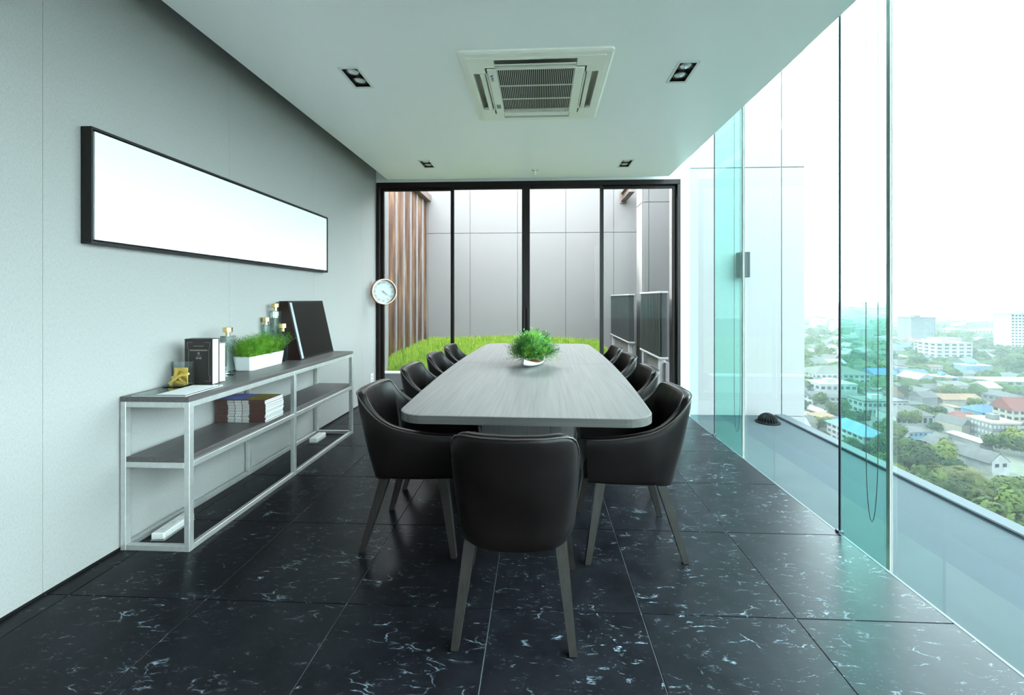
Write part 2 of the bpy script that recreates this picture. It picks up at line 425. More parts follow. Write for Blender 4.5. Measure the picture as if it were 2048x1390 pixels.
# sliding door: frame, four leaves, panes
door = link('door_1', None, kind='structure', loc=(0, 0, 0))
def rail(name, xa, xb, za, zb, ya=YD - .04, yb=YD + .04): return MB().bbox(xa, xb, ya, yb, za, zb, .003).build(name, 'door_frame', door)
DL, DR, DT = -2.078, 1.782, 2.752
rail('frame_head', DL, DR, 2.69, DT, YD - .05, YD + .06); rail('frame_sill', DL, DR, -.01, .012, YD - .05, YD + .06)
rail('frame_jamb', DL, DL + .04, .012, 2.69, YD - .05, YD + .06); rail('frame_jamb', DR - .04, DR, .012, 2.69, YD - .05, YD + .06)
edges = [-2.038, -1.10, -.152, .81, 1.742]
for k in range(4):
    a, b = edges[k], edges[k + 1]
    off = .024 if k in (0, 3) else -.022
    ya, yb = YD + off - .018, YD + off + .018
    wl_, wr_ = (.036 if k == 0 else .026 if k == 1 else .05 if k == 2 else .026), (.026 if k == 0 else .05 if k == 1 else .026 if k == 2 else .042)
    leaf = MB().bbox(a, a + wl_, ya, yb, .012, 2.69, .002).build('door_leaf', 'door_frame', door)
    MB().bbox(b - wr_, b, ya, yb, .012, 2.69, .002).build('stile', 'door_frame', leaf)
    MB().bbox(a + wl_, b - wr_, ya, yb, 2.655, 2.69, .002).build('top_rail', 'door_frame', leaf)
    MB().bbox(a + wl_, b - wr_, ya, yb, .012, .075, .002).build('bottom_rail', 'door_frame', leaf)
    MB().box(a + wl_, b - wr_, YD + off - .004, YD + off + .004, .075, 2.655).build('pane', 'door_glass', leaf)
    if k in (1, 2):
        hx = b - .025 if k == 1 else a + .025
        MB().bbox(hx - .008, hx + .008, ya - .028, ya - .012, .86, 1.14, .003).bbox(hx - .006, hx + .006, ya - .02, ya + .001, .88, .90, .001).bbox(hx - .006, hx + .006, ya - .02, ya + .001, 1.10, 1.12, .001).build('pull_handle', 'black_frame', leaf)

# glass facade on the right: panes between glass fins
FY = [-2.48, -.88, .72, 2.30, 3.883, 5.40]
for k in range(5):
    w = link(f'window_{k + 1}', None, kind='structure', loc=(0, 0, 0))
    MB().box(XG, XG + .012, FY[k] + .006, FY[k + 1] - .006, -.75, 3.5).build('pane', 'facade_glass', w)
    MB().box(XG - .001, XG + .013, FY[k + 1] - .006, FY[k + 1] + .006, -.75, 3.5).build('silicone_joint', 'seal_light', w)
for k, y in enumerate(FY[1:5]):
    fin = MB().box(XF + .018, XG - .004, y - .0075, y + .0075, -.75, 3.5).build('glass_fin', 'fin_glass', label=[
        'green glass stiffening fin far back along the glass wall', 'green glass stiffening fin behind the nearest floor tiles',
        'tall green glass fin whose bead chain hangs in front of the city view', 'tall green glass fin standing in front of the grey wall lamp'][k],
        category='glass fin', group='glass fins along the facade')
    MB().box(XF + .014, XF + .018, y - .0075, y + .0075, -.75, 3.5).build('polished_edge', 'seal_dark', fin)
    MB().box(XG - .007, XG - .004, y - .012, y + .012, -.75, 3.5).build('edge_seal', 'seal_light', fin)
    if k >= 2:   # patch fitting at the floor edge
        MB().bbox(XF + .0, XF + .03, y - .014, y + .014, -.03, .012, .002).build('patch_fitting', 'seal_dark', fin)
# glazing post where the facade meets the door wall
MB().box(1.80, XG + .012, 5.20, 5.268, -.4, 3.4).build('trim_3', 'facade_glass', kind='structure')

# bead chains of the blinds
def chain(xa, xb, y, zb, label):
    pts = [(xa, y, 3.06)] + [(xa, y, z * .1) for z in range(30, int(zb * 10) + 3, -1)]
    r = (xb - xa) / 2; cx = (xa + xb) / 2
    z1 = pts[-1][2]
    curve = [(cx - r * math.cos(math.pi * t / 12), y, z1 - (z1 - zb) * math.sin(math.pi * t / 12)) for t in range(0, 13)]
    full = pts + curve + [(xb, y, p[2]) for p in reversed(pts)]
    o = MB().tube(full, .0017, 5).build('blind_chain', 'bead_metal', label=label, category='chain', group='bead chains hanging by the glass fins')
    # beads along the cord
    bm = MB(); acc = 0; nxt = 0
    for p, q in zip(full[:-1], full[1:]):
        p, q = Vector(p), Vector(q); L = (q - p).length
        while nxt <= acc + L:
            c = p + (q - p) * ((nxt - acc) / max(L, 1e-6)); h = .0032
            bm.add([c + Vector(d) * h for d in ((1, 0, 0), (0, 1, 0), (-1, 0, 0), (0, -1, 0), (0, 0, 1), (0, 0, -1))],
                   [(0, 1, 4), (1, 2, 4), (2, 3, 4), (3, 0, 4), (1, 0, 5), (2, 1, 5), (3, 2, 5), (0, 3, 5)]); nxt += .012
        acc += L
    bm.build('bead', 'bead_metal', o, kind='stuff')
for ya, yb, lab in ((2.33, 3.85, 'rolled white blind above the glass between the two green fins'), (3.91, 5.18, 'rolled white blind above the glass next to the sliding door'), (.75, 2.27, 'rolled white blind above the glass in front of the nearer fin')):
    rb = thing('roller_blind', lab, 'blind', (1.757, (ya + yb) / 2, 3.06), 0, 'roller blinds hidden above the ceiling edge')
    MB().tube([(0, (ya - yb) / 2, 0), (0, (yb - ya) / 2, 0)], .034, 14).build('fabric_roll', 'canvas_white', rb, True)
    for e in (ya, yb): MB().bbox(-.04, .04, e - (ya + yb) / 2 - .004, e - (ya + yb) / 2 + .004, -.04, .061, .001).build('end_bracket', 'plastic_white', rb)
chain(1.698, 1.758, 2.22, .10, 'bead chain loop hanging in front of the fin before the city')
chain(1.762, 1.815, 3.80, .06, 'bead chain loop hanging in front of the fin by the wall lamp')

# ---------------------------------------------------------------- ceiling fittings
def downlight(x, y, label):
    d = thing('downlight', label, 'ceiling light', (x, y, ZC), 0, 'twin recessed ceiling lights')
    w, l, t = .07, .1325, .016
    m = MB()
    for a in ((-w, -w + t, -l, l), (w - t, w, -l, l), (-w + t, w - t, -l, -l + t), (-w + t, w - t, l - t, l)): m.box(*a, -.005, -.0003)
    m.build('trim_frame', 'lamp_trim', d)
    MB().box(-.056, .056, -.118, .118, .026, .03).box(-.056, -.0545, -.118, .118, 0, .026).box(.0545, .056, -.118, .118, 0, .026).box(-.0545, .0545, -.118, -.1165, 0, .026).box(-.0545, .0545, .1165, .118, 0, .026).build('housing', 'lamp_housing', d)
    for s in (-1, 1):
        lam = MB().lathe([(.049, .026), (.049, .010), (.045, .004), (.041, .010)], 28, (0, s * .055, 0), cap=False).build('lamp_ring', 'lamp_housing', d, True)
        MB().lathe([(.041, .014), (.035, .007), (.020, .003), (.004, .001)], 28, (0, s * .055, 0)).build('reflector', 'lamp_glass', lam, True)
downlight(-1.24, 2.784, 'twin recessed downlight between the air conditioner and the picture wall')
downlight(.965, 2.808, 'twin recessed downlight between the air conditioner and the glass wall')
downlight(-1.244, 4.60, 'twin recessed downlight near the sliding door on the clock side')
downlight(.978, 4.67, 'twin recessed downlight near the sliding door on the glass wall side')
sp = thing('sprinkler_head', 'small chrome sprinkler head on the ceiling near the door', 'sprinkler', (-.033, 4.866, ZC))
MB().lathe([(.04, .0), (.038, -.006), (.02, -.010)], 20).build('escutcheon', 'chrome', sp, True)
MB().lathe([(.010, -.008), (.010, -.030), (.004, -.036), (.004, -.048)], 12).build('body', 'chrome', sp, True)
MB().lathe([(.018, -.048), (.018, -.051)], 14).build('deflector', 'chrome', sp)

# cassette air conditioner
ac = thing('air_conditioner', 'cream ceiling cassette air conditioner with slatted intake grille', 'air conditioner', (-.013, 2.984, ZC), R(-.4))
h = .4825; g = .315      # half panel, half grille panel
def ring(m, a, b, z0, z1, mi=0):     # square ring between half sizes a (inner) and b (outer)
    for q in ((-b, -a, -b, b), (a, b, -b, b), (-a, a, -b, -a), (-a, a, a, b)): m.box(*q, z0, z1, mi)
m = MB()
rr = .04
def rounded(hw, r, n=6):
    out = []
    for cx, cy, a0 in ((hw - r, hw - r, 0), (-hw + r, hw - r, 90), (-hw + r, -hw + r, 180), (hw - r, -hw + r, 270)):
        for k in range(n + 1): a = R(a0 + 90 * k / n); out.append((cx + r * math.cos(a), cy + r * math.sin(a)))
    return out
o_, o2, in_ = rounded(h, .03), rounded(h - .012, .03), rounded(h - .045, .03)
m.grid([[(x, y, .002) for x, y in o_], [(x, y, -.012) for x, y in o_], [(x, y, -.020) for x, y in o2], [(x, y, -.022) for x, y in in_]], True)
m.build('outer_frame', 'ac_plastic', ac)
s0, s1 = .328, .412      # outlet slot from the centre
sl_ = .262               # slot half length
m = MB(); q = h - .046
m.box(-q, -s1, -q, q, -.026, -.004).box(s1, q, -q, q, -.026, -.004).box(-s1, s1, s1, q, -.026, -.004).box(-s1, s1, -q, -s1, -.026, -.004)
for sx in (-1, 1):
    for sy in (-1, 1):
        m.box(min(sx * sl_, sx * s1), max(sx * sl_, sx * s1), min(sy * sl_, sy * s1), max(sy * sl_, sy * s1), -.026, -.004)
ring(m, g + .004, s0, -.026, -.004)
m.box(-s0 + .0, -g, -.001, .001, -.02, -.004)
for a in range(4):      # fill corner squares between ring and slot ends
    pass
face = m.build('face_panel', 'ac_plastic', ac)
MB().box(-.425, .425, -.425, .425, .105, .11).box(-.425, -.42, -.425, .425, -.004, .105).box(.42, .425, -.425, .425, -.004, .105).box(-.42, .42, -.425, -.42, -.004, .105).box(-.42, .42, .42, .425, -.004, .105).build('inner_pan', 'ac_plastic', ac)
for a in range(4):
    fl = MB().add([(-sl_ + .004, s0 + .012, -.020), (sl_ - .004, s0 + .012, -.020), (sl_ - .004, s0 + .040, -.030), (-sl_ + .004, s0 + .040, -.030),
                   (-sl_ + .004, s0 + .012, -.016), (sl_ - .004, s0 + .012, -.016), (sl_ - .004, s0 + .040, -.026), (-sl_ + .004, s0 + .040, -.026)],
                  [(0, 3, 2, 1), (4, 5, 6, 7), (0, 1, 5, 4), (1, 2, 6, 5), (2, 3, 7, 6), (3, 0, 4, 7)]).build('air_flap', 'ac_plastic', ac); fl.rotation_euler[2] = R(90 * a)
gp = MB(); bw = .255     # grille panel: plain bands either side (in x), bars along y between
gp.bbox(-g, -bw, -g, g, -.032, -.006, .002).bbox(bw, g, -g, g, -.032, -.006, .002).box(-bw, bw, -g, -g + .008, -.030, -.012).box(-bw, bw, g - .008, g, -.030, -.012)
gp.box(-bw, bw, -g, -g + .03, -.016, -.008).box(-bw, bw, g - .03, g, -.016, -.008)
grille = gp.build('intake_grille', 'ac_plastic', ac)
MB().box(-bw, bw, -g + .03, g - .03, -.0095, -.0055).build('filter', 'ac_dark', ac)
nb = 40
bar = MB().box(-.0012, .0012, -g + .008, g - .008, -.030, -.0235).mesh('grille_bar', 'ac_plastic')
for k in range(nb): link('grille_bar', bar, grille, loc=(-bw + (k + .5) * 2 * bw / nb, 0, 0))
for yy in (-.095, .095): MB().box(-bw, bw, yy - .0015, yy + .0015, -.028, -.020).build('cross_bar', 'ac_plastic', grille)
MB().box(-.304, -.272, .165, .225, -.0335, -.0315).build('rating_sticker', 'ac_sticker', grille)
MB().prism([(-.303, -.245), (-.279, -.255), (-.289, -.236), (-.303, -.236)], -.0332, -.0315).build('logo_mark', 'logo_blue', grille)
text('logo_text', 'YORK', .022, 'logo_dark', grille, (-.290, -.202, -.0322), (R(180), 0, R(-90)))

# ---------------------------------------------------------------- conference table
TR = R(-1.15)
tab = thing('conference_table', 'long boat-shaped conference table in grey wood grain', 'table', (-.034, 3.232, 0), TR)
def boat(s=1.0, ins=0.):
    """outline of the top, half-length 1.467; returns the near half (y<0) as left->right list"""
    L, c = 1.467 - ins, .13
    def hw(y): return .612 - .052 * (abs(y) / 1.467) ** 2 - ins
    side = [(-hw(-y), -y) for y in [L * k / 14 for k in range(0, 13)]]
    side = [p for p in side if -p[1] < L - c]
    cx, cyy = -hw(L - c) + c, -(L - c)
    arc = [(cx - c * math.cos(R(90 * k / 10)), cyy - c * math.sin(R(90 * k / 10))) for k in range(11)]
    left = side + arc
    return left + [(-x, y) for x, y in reversed(left)]
for sgn in (1, -1):
    up, lo = boat(), boat(ins=.006)
    if sgn == -1: up, lo = [(-x, -y) for x, y in up], [(-x, -y) for x, y in lo]
    cut = .0012 * sgn
    fx = lambda p: [(x, y - cut if abs(y) < .002 else y) for x, y in p]
    up, lo = fx(up), fx(lo); n = len(up)
    m = MB()
    m.add([(x, y, .75) for x, y in lo] + [(x, y, .7485) for x, y in up], [tuple(range(n))] + [(i, (i + 1) % n, n + (i + 1) % n, n + i) for i in range(n)], 0)
    m.add([(x, y, .7485) for x, y in up] + [(x, y, .713) for x, y in up], [(i, (i + 1) % n, n + (i + 1) % n, n + i) for i in range(n)] + [tuple(range(n, 2 * n))], 1)
    m.build('table_top', ['table_wood', 'table_edge'], tab)
# pedestals: front board, slanted corner board, sides
def pedestal(yc, flip):
    pts = [(-.27, -.26), (.125, -.26), (.262, -.12), (.262, .12), (.125, .26), (-.27, .26)]
    p = link('pedestal', None, tab, loc=(0, yc, 0), rz=math.pi if flip else 0)
    n = len(pts)
    for i in range(n):
        a, b = Vector((*pts[i], 0)), Vector((*pts[(i + 1) % n], 0)); d = (b - a).normalized(); nn = Vector((d.y, -d.x, 0))
        a2, b2 = a + d * .002, b - d * .002; ia, ib = a2 - nn * .02, b2 - nn * .02
        MB().prism([a2[:2], b2[:2], ib[:2], ia[:2]], 0.02, .713).build('pedestal_board', 'pedestal_wood', p)
    MB().prism([(x * .94, y * .94) for x, y in pts], 0.0, .03).build('plinth', 'black_frame', p)
pedestal(-.62, False); pedestal(.70, True)

# ---------------------------------------------------------------- chairs
def make_chair():
    plan = [(.222, .245), (.237, .13), (.244, .01), (.246, -.10), (.240, -.19), (.207, -.260), (.105, -.298), (0, -.308)]
    ztop = [.582, .590, .608, .636, .694, .777, .784, .7835]
    half = crom([(*p, z) for p, z in zip(plan, ztop)], 4)
    path = half + [Vector((-p.x, p.y, p.z)) for p in reversed(half[:-1])]
    n = len(path)
    def lower(p, z, ins):
        """outline point at height z, inset towards the inside by ins"""
        t = max(0, (z - .335) / (.784 - .335))
        bk_ = max(0, min(1, (-p.y - .1) / .16)) * min(1, abs(p.x) / .2)
        kx = .92 + .08 * min(1, t * 1.1) - .15 * bk_ * (1 - min(1, t)) ** 2; ky = (.70 + .30 * t) if p.y < 0 else (.93 + .07 * t)
        q = Vector((p.x * kx, p.y * ky, z))
        return q, ins
    def nrm(i):
        a, b = path[max(i - 1, 0)], path[min(i + 1, n - 1)]; d = Vector((b.x - a.x, b.y - a.y, 0)).normalized()
        return Vector((-d.y, d.x, 0)) * (1 if True else -1)
    # orientation: make normals point outwards
    test = nrm(n // 2); sg = 1 if test.y < 0 else -1
    TH = .046
    rows = []
    spec = [(0, .030), (.010, .010), (.03, .002), (.12, 0), (.35, -.003), (.62, -.004), (.85, -.003), (.95, 0), (.985, .004)]
    for t, ins in spec:
        r = []
        for i, p in enumerate(path):
            zb = .366 - .034 * max(0, min(1, (-p.y - .12) / .18)) ; z = zb + (p.z - zb) * t; q, _ = lower(p, z, 0); r.append(q - nrm(i) * sg * ins)
        rows.append(r)
    top = []
    for i, p in enumerate(path): q, _ = lower(p, p.z, 0); top.append(q - nrm(i) * sg * .014)
    rows.append(top)
    for dz, ins in ((.002, TH * .55), (-.004, TH * .86), (-.018, TH), (-.06, TH + .004)):
        r = []
        for i, p in enumerate(path):
            q, _ = lower(p, p.z + dz, 0); r.append(q - nrm(i) * sg * ins)
        rows.append(r)
    for f in (.5, 1.):
        r = []
        for i, p in enumerate(path):
            z0 = p.z - .06; z = z0 + (.43 - z0) * f; q, _ = lower(p, z, 0); r.append(q - nrm(i) * sg * (TH + .006))
        rows.append(r)
    m = MB(); m.grid(rows)
    # close the two arm fronts
    for e in (0, n - 1):
        col = [r[e] for r in rows]
        for k in range(len(col) // 2):
            a, b, c, d = col[k], col[k + 1], col[-2 - k], col[-1 - k]
            bulge = Vector((0, .012, 0))
            m.add([a, b, b + bulge * .0, c, d], [(0, 1, 3, 4)])
    c = thing('armchair', 'black leather tub armchair', 'chair', group='black leather armchairs around the conference table')
    sh = m.build('shell', 'black_leather', c, True)
    # underside and seat cushion
    out = [lower(p, .365, 0)[0] - nrm(i) * sg * .030 for i, p in enumerate(path)]
    MB().prism([(p.x, p.y) for p in out] , .366, .374).build('underside', 'black_frame', c)
    inner = [lower(p, .43, 0)[0] - nrm(i) * sg * (TH + .008) for i, p in enumerate(path)]
    inner = [p for p in inner if p.y < .20]; inner = [Vector((inner[0].x, .245, 0))] + inner + [Vector((inner[-1].x, .245, 0))]
    ctr = Vector((0, 0, 0))
    rows = []
    for f, z in ((1., .372), (1.0, .43), (.985, .452), (.95, .463), (.7, .470), (.3, .474)):
        rows.append([(p.x * f, p.y * f, z) for p in inner])
    mm = MB(); mm.grid(rows, True); mm.add(rows[-1], [tuple(range(len(inner)))]); mm.add(rows[0], [tuple(range(len(inner)))])
    angle_smooth(mm.build('seat_cushion', 'black_leather', c), 50)
    # piping along the outer rim and the inner rim
    pl = [lower(p, p.z - .004, 0)[0] - nrm(i) * sg * .001 for i, p in enumerate(path)]
    MB().tube(pl, .0032, 6).build('piping', 'leather_piping', c, True)
    p2 = [lower(p, p.z - .004, 0)[0] - nrm(i) * sg * (TH * .9) for i, p in enumerate(path)]
    MB().tube(p2, .0025, 6).build('piping', 'leather_piping', c, True)
    for sx in (-1, 1):
        for (tx, ty, bx, by) in ((.168, -.125, .210, -.232), (.178, .165, .236, .232)):
            t, b = .023, .0135
            a = Vector((sx * tx, ty, .372)); e = Vector((sx * bx, by, 0))
            MB().add([a + Vector((x * t, y * t, 0)) for x, y in ((-1, -1), (1, -1), (1, 1), (-1, 1))] + [e + Vector((x * b, y * b, 0.006)) for x, y in ((-1, -1), (1, -1), (1, 1), (-1, 1))],
                     [(0, 1, 2, 3), (7, 6, 5, 4)] + [(i, (i + 1) % 4, 4 + (i + 1) % 4, 4 + i) for i in range(4)]).build('leg', 'leg_wood', c)
            ft = MB().box(e.x - .011, e.x + .011, e.y - .011, e.y + .011, 0, .007).build('foot_glide', 'black_frame', c)
    return c
base_chair = make_chair()
CH = [(-.082, 1.700, 0, 'black leather tub armchair at the head of the table, its back to the room')]
LN = ['next to the head chair', 'second from the head chair', 'third from the head chair', 'by the sliding door']
for k, (x, yy) in enumerate(((-.637, 2.226), (-.645, 2.905), (-.64, 3.545), (-.635, 4.165))): CH.append((x, yy, -90, f'black leather armchair on the shelf side of the table, {LN[k]}'))
for k, (x, yy) in enumerate(((.468, 2.208), (.505, 2.885), (.515, 3.53), (.52, 4.10))): CH.append((x, yy, 90, f'black leather armchair on the glass wall side, {LN[k]}'))
for k, (x, yy, a, lab) in enumerate(CH):
    c = base_chair if k == 0 else copy_tree(base_chair)
    c.location = (x, yy, 0); c.rotation_euler[2] = R(a) + (R(-1) if k == 0 else 0); c['label'] = lab

# ---------------------------------------------------------------- plants
def sprig(m, base, d, L, wid, n_leaf, mi=0, leaf=.02):
    """a stem with paired narrow leaflets"""
    d = d.normalized(); side = d.cross(Vector((0, 0, 1)));  side = side.normalized() if side.length > .05 else Vector((1, 0, 0))
    up = side.cross(d)
    droop = Vector((0, 0, -L * .12))
    for k in range(n_leaf):
        t = (k + 1) / n_leaf; p = base + d * L * t + droop * t * t
        for s in (-1, 1):
            q = (d * .75 + side * s * random.uniform(.5, .9) + up * random.uniform(-.2, .6)).normalized()
            l = leaf * random.uniform(.7, 1.25) * (1.15 - .5 * t); w = q.cross(up if abs(q.dot(up)) < .9 else side).normalized() * wid
            m.add([p, p + q * l * .5 + w, p + q * l, p + q * l * .5 - w], [(0, 1, 2, 3)], mi)
    m.add([base - side * .0007, base + side * .0007, base + d * L + droop], [(0, 1, 2)], mi)
# fern in a pale curved dish on the table
fern = thing('table_plant', 'bushy green fern in a pale boat-shaped dish on the table', 'plant', (-.035, 3.16, .75), R(-22))
prof = []
for k in range(15):
    t = -1 + 2 * k / 14; w = .062 * (1 - abs(t) ** 2.4) + .006; zt = .026 + .042 * t * t; zb = .0005 + .030 * abs(t) ** 3
    yy = t * .185
    prof.append([(-w, yy, zt), (-w * .8, yy, zb + (zt - zb) * .35), (-w * .3, yy, zb), (w * .3, yy, zb), (w * .8, yy, zb + (zt - zb) * .35), (w, yy, zt), (w * .86, yy, zt), (w * .5, yy, zb + .008), (-w * .5, yy, zb + .008), (-w * .86, yy, zt)])
MB().grid(prof, True).add(prof[0], [tuple(range(10))]).add(prof[-1], [tuple(range(10))]).build('dish', 'ceramic_white', fern, True)
MB().lathe([(.058, .012), (.052, .034), (.02, .046)], 16).build('soil', 'pot_soil_rust', fern, True)
m = MB()
for k in range(900):
    a = random.uniform(0, 2 * math.pi); e = math.asin(random.uniform(.0, 1)); L = random.uniform(.12, .19)
    d = Vector((math.cos(a) * math.cos(e), math.sin(a) * math.cos(e), math.sin(e)))
    b = Vector((math.cos(a) * random.uniform(0, .045), math.sin(a) * random.uniform(0, .045), random.uniform(.05, .12)))
    sprig(m, b, d, L, .0036, 9, leaf=.034)
m.build('foliage', 'table_fern', fern, kind='stuff')

# ---------------------------------------------------------------- steel shelf
SX0, SX1, SY0, SY1, SZ = -2.082, -1.724, 1.978, 3.80, .767
shelf = thing('console_shelf', 'low steel console shelf with two dark wood boards by the wall', 'shelf', ((SX0 + SX1) / 2, SY0, 0))
hx, Ly, t = (SX1 - SX0) / 2, SY1 - SY0, .028
def bar_(name, *b): return MB().bbox(*b, .0015).build(name, 'brushed_steel', shelf)
for yy in (0, .885, Ly - t):
    for sx in (-hx, hx - t): bar_('post', sx, sx + t, yy, yy + t, 0, .742)
for z in (0, .413, .714):
    for sx in (-hx, hx - t):
        for ya, yb in ((t, .885), (.885 + t, Ly - t)): bar_('side_rail', sx + .001, sx + t - .001, ya, yb, z, z + t)
    for yy in (0, Ly - t): bar_('end_rail', -hx + t, hx - t, yy + .001, yy + t - .001, z, z + t)
MB().bbox(-hx, hx, 0, Ly, .7425, SZ, .0015).build('top_board', 'shelf_wood', shelf)
MB().bbox(-hx + t, hx - t, .002, Ly - .002, .441, .466, .0015).build('middle_board', 'shelf_wood', shelf)
Z1, Z2 = SZ + .0003, .4664

# sheet, acrylic piece, books
pf = thing('document_folder', 'thin clear folder with white paper on the shelf end', 'folder', (-1.895, 2.115, Z1), R(1.5))
MB().bbox(-.137, .137, -.128, .128, 0, .004, .0008).build('paper', 'page_paper', pf)
MB().bbox(-.139, .139, -.130, .130, .0045, .0065, .0008).build('cover_sheet', 'clear_acrylic', pf)
pf2 = MB().bbox(-.02, .13, -.118, .110, .0068, .0078, .0003).build('inner_sheet', 'page_paper', pf)
ad_ = thing('acrylic_ornament', 'clear acrylic stand holding crossed gold sticks', 'ornament', (-1.99, 2.205, Z1 + .0005), R(6))
MB().bbox(-.055, .055, -.035, .05, .0, .012, .001).build('acrylic_base', 'clear_acrylic', ad_)
MB().bbox(-.055, .055, .03, .048, .012, .135, .001).build('acrylic_back', 'clear_acrylic', ad_)
MB().bbox(-.036, .036, .024, .0295, .0125, .102, .0008).build('gold_plate', 'gold_leaf', ad_)
for a, (px, pz) in zip((38, -42, 12, 68, -15), ((-.012, .045), (.006, .045), (.012, .062), (-.022, .05), (.0, .026))):
    st = MB().bbox(-.042, .042, -.006, .006, -.006, .006, .001).build('gold_stick', 'gold_leaf', ad_); st.location = (px, .012 - .006 * (a > 0), pz); st.rotation_euler = (0, R(-a), R(12 if a > 0 else -8))
bk = thing('book', 'thick dark hardback with ornate gilt cover standing upright on the shelf', 'book', (-1.924, 2.297, Z1))
def standing_book(o, w, d, h_, cover):
    MB().bbox(-w / 2, w / 2, -d / 2, -d / 2 + .004, 0, h_, .0008).build('front_cover', cover, o)
    MB().bbox(-w / 2, w / 2, d / 2 - .004, d / 2, 0, h_, .0008).build('back_cover', cover, o)
    MB().bbox(-w / 2 - .003, -w / 2 + .001, -d / 2, d / 2, 0, h_, .0008).build('spine', cover, o)
    MB().box(-w / 2 + .001, w / 2 - .004, -d / 2 + .0042, d / 2 - .0042, .003, h_ - .004).build('pages', 'page_paper', o)
standing_book(bk, .160, .054, .260, 'book_cover')
yf = -.0272
gm = MB()
for sx in (-1, 1):
    for z, sz in ((.24, 1), (.02, -1)):      # corner flourishes
        x = sx * .066
        gm.box(min(x, x - sx * .03), max(x, x - sx * .03), yf - .0004, yf, z - .001, z + .001).box(x - .001, x + .001, yf - .0004, yf, min(z, z - sz * .03), max(z, z - sz * .03))
        gm.lathe([(.006, -.0003), (.006, .0003)], 10, (0, 0, 0)) if False else None
    gm.box(sx * .060 - .0006, sx * .060 + .0006, yf - .0003, yf, .05, .21)
gm.box(-.052, .052, yf - .0004, yf, .192, .199).box(-.03, .03, yf - .0004, yf, .218, .221).box(-.012, .012, yf - .0004, yf, .163, .165).box(-.006, .006, yf - .0004, yf, .172, .184)
gm.prism([(-.014, 0), (.0, .012), (.014, 0), (0, -.01)], 0, 0.0001) if False else None
gm.box(-.016, -.002, yf - .0004, yf, .146, .156).box(.002, .016, yf - .0004, yf, .146, .156)
gm.build('gilt_decoration', 'book_gilt', bk)
b2 = thing('book', 'plain white book standing behind the dark gilt hardback', 'book', (-1.93, 2.356, Z1))
standing_book(b2, .150, .050, .226, 'page_paper')

# glass vases with brass stoppers
def vase(x, y, w, zt, zc, label):
    v = thing('glass_bottle', label, 'bottle', (x, y, Z1), 0, 'clear square bottles with brass stoppers on the shelf')
    hgt = zt - SZ; a = w / 2
    bo = MB().bbox(-a, a, -a, a, 0, hgt, .004).build('glass_body', 'vase_glass', v)
    MB().bbox(-a + .007, a - .007, -a + .007, a - .007, .018, hgt - .006, .003).build('hollow', 'clear_acrylic', v)
    st = MB().lathe([(.0125, 0), (.0125, .024)], 24, (0, 0, hgt)).build('neck', 'brass', v, True); angle_smooth(st)
    cp = MB().lathe([(.025, 0), (.027, .002), (.027, zc - zt - .026), (.025, zc - zt - .024)], 28, (0, 0, hgt + .024)).build('stopper', 'brass', v); angle_smooth(cp)
vase(-1.966, 2.545, .062, 1.020, 1.074, 'square clear glass bottle with brass stopper beside the books')
vase(-2.032, 3.125, .056, 1.165, 1.218, 'tallest square glass bottle with brass stopper behind the white planter')
vase(-2.052, 3.045, .052, 1.060, 1.116, 'middle-height square glass bottle with brass stopper behind the planter grass')
vase(-1.997, 3.165, .050, 1.002, 1.062, 'short square glass bottle with brass stopper against the black frame')

# white planter with grass
pl_ = thing('planter_box', 'white oblong planter full of bright green grass on the shelf', 'plant', (-1.985, 2.877, Z1))
def oct_(hw_, hl, c): return [(-hw_ + c, -hl), (hw_ - c, -hl), (hw_, -hl + c), (hw_, hl - c), (hw_ - c, hl), (-hw_ + c, hl), (-hw_, hl - c), (-hw_, -hl + c)]
ro = [[(x, y, z) for x, y in oct_(a, b, .014)] for a, b, z in ((.056, .166, 0), (.060, .172, .006), (.068, .184, .092), (.068, .184, .098), (.063, .179, .098), (.062, .178, .075))]
MB().grid(ro, True).add(ro[0], [tuple(range(8))]).build('pot', 'ceramic_white', pl_)
MB().prism(oct_(.0615, .1775, .014), .07, .078).build('soil', 'soil', pl_)
m = MB()
for k in range(520):
    b = Vector((random.uniform(-.058, .058), random.uniform(-.172, .172), .076))
    d = Vector((b.x * 6 + .12 + random.uniform(-.4, .45), b.y * 2.6 + random.uniform(-.4, .4), 1))
    sprig(m, b, d, random.uniform(.10, .19), .0017, 8, leaf=.030)
m.build('grass_tufts', 'box_grass', pl_, kind='stuff')

# black wedge frame leaning on the wall
fr = thing('display_frame', 'large black display frame with slanted glossy panel on the shelf end', 'picture frame', (0, 0, Z1))
P4 = lambda y, sh: [(-2.060, y, 0), (-1.888 + sh, y, 0), (-1.995 + sh, y, .470), (-2.060, y, .470)]
a, b = P4(3.215, 0), P4(3.770, -.012)
MB().add(a + b, [(0, 1, 2, 3), (7, 6, 5, 4), (0, 4, 5, 1), (1, 5, 6, 2), (2, 6, 7, 3), (3, 7, 4, 0)]).build('frame_body', 'frame_side', fr)
def slant(y0_, y1_, t0, t1, off, mat, name):
    A, B, C, D = Vector(a[1]), Vector(b[1]), Vector(b[2]), Vector(a[2])
    nn = (B - A).cross(D - A).normalized(); nn = nn if nn.x > 0 else -nn
    pt = lambda u, v: (A * (1 - u) + B * u) * (1 - v) + (D * (1 - u) + C * u) * v
    q = [pt(y0_, t0), pt(y1_, t0), pt(y1_, t1), pt(y0_, t1)]
    return MB().add([p - nn * .002 for p in q] + [p + nn * off for p in q], [(0, 1, 2, 3), (7, 6, 5, 4), (0, 4, 5, 1), (1, 5, 6, 2), (2, 6, 7, 3), (3, 7, 4, 0)]).build(name, mat, fr)
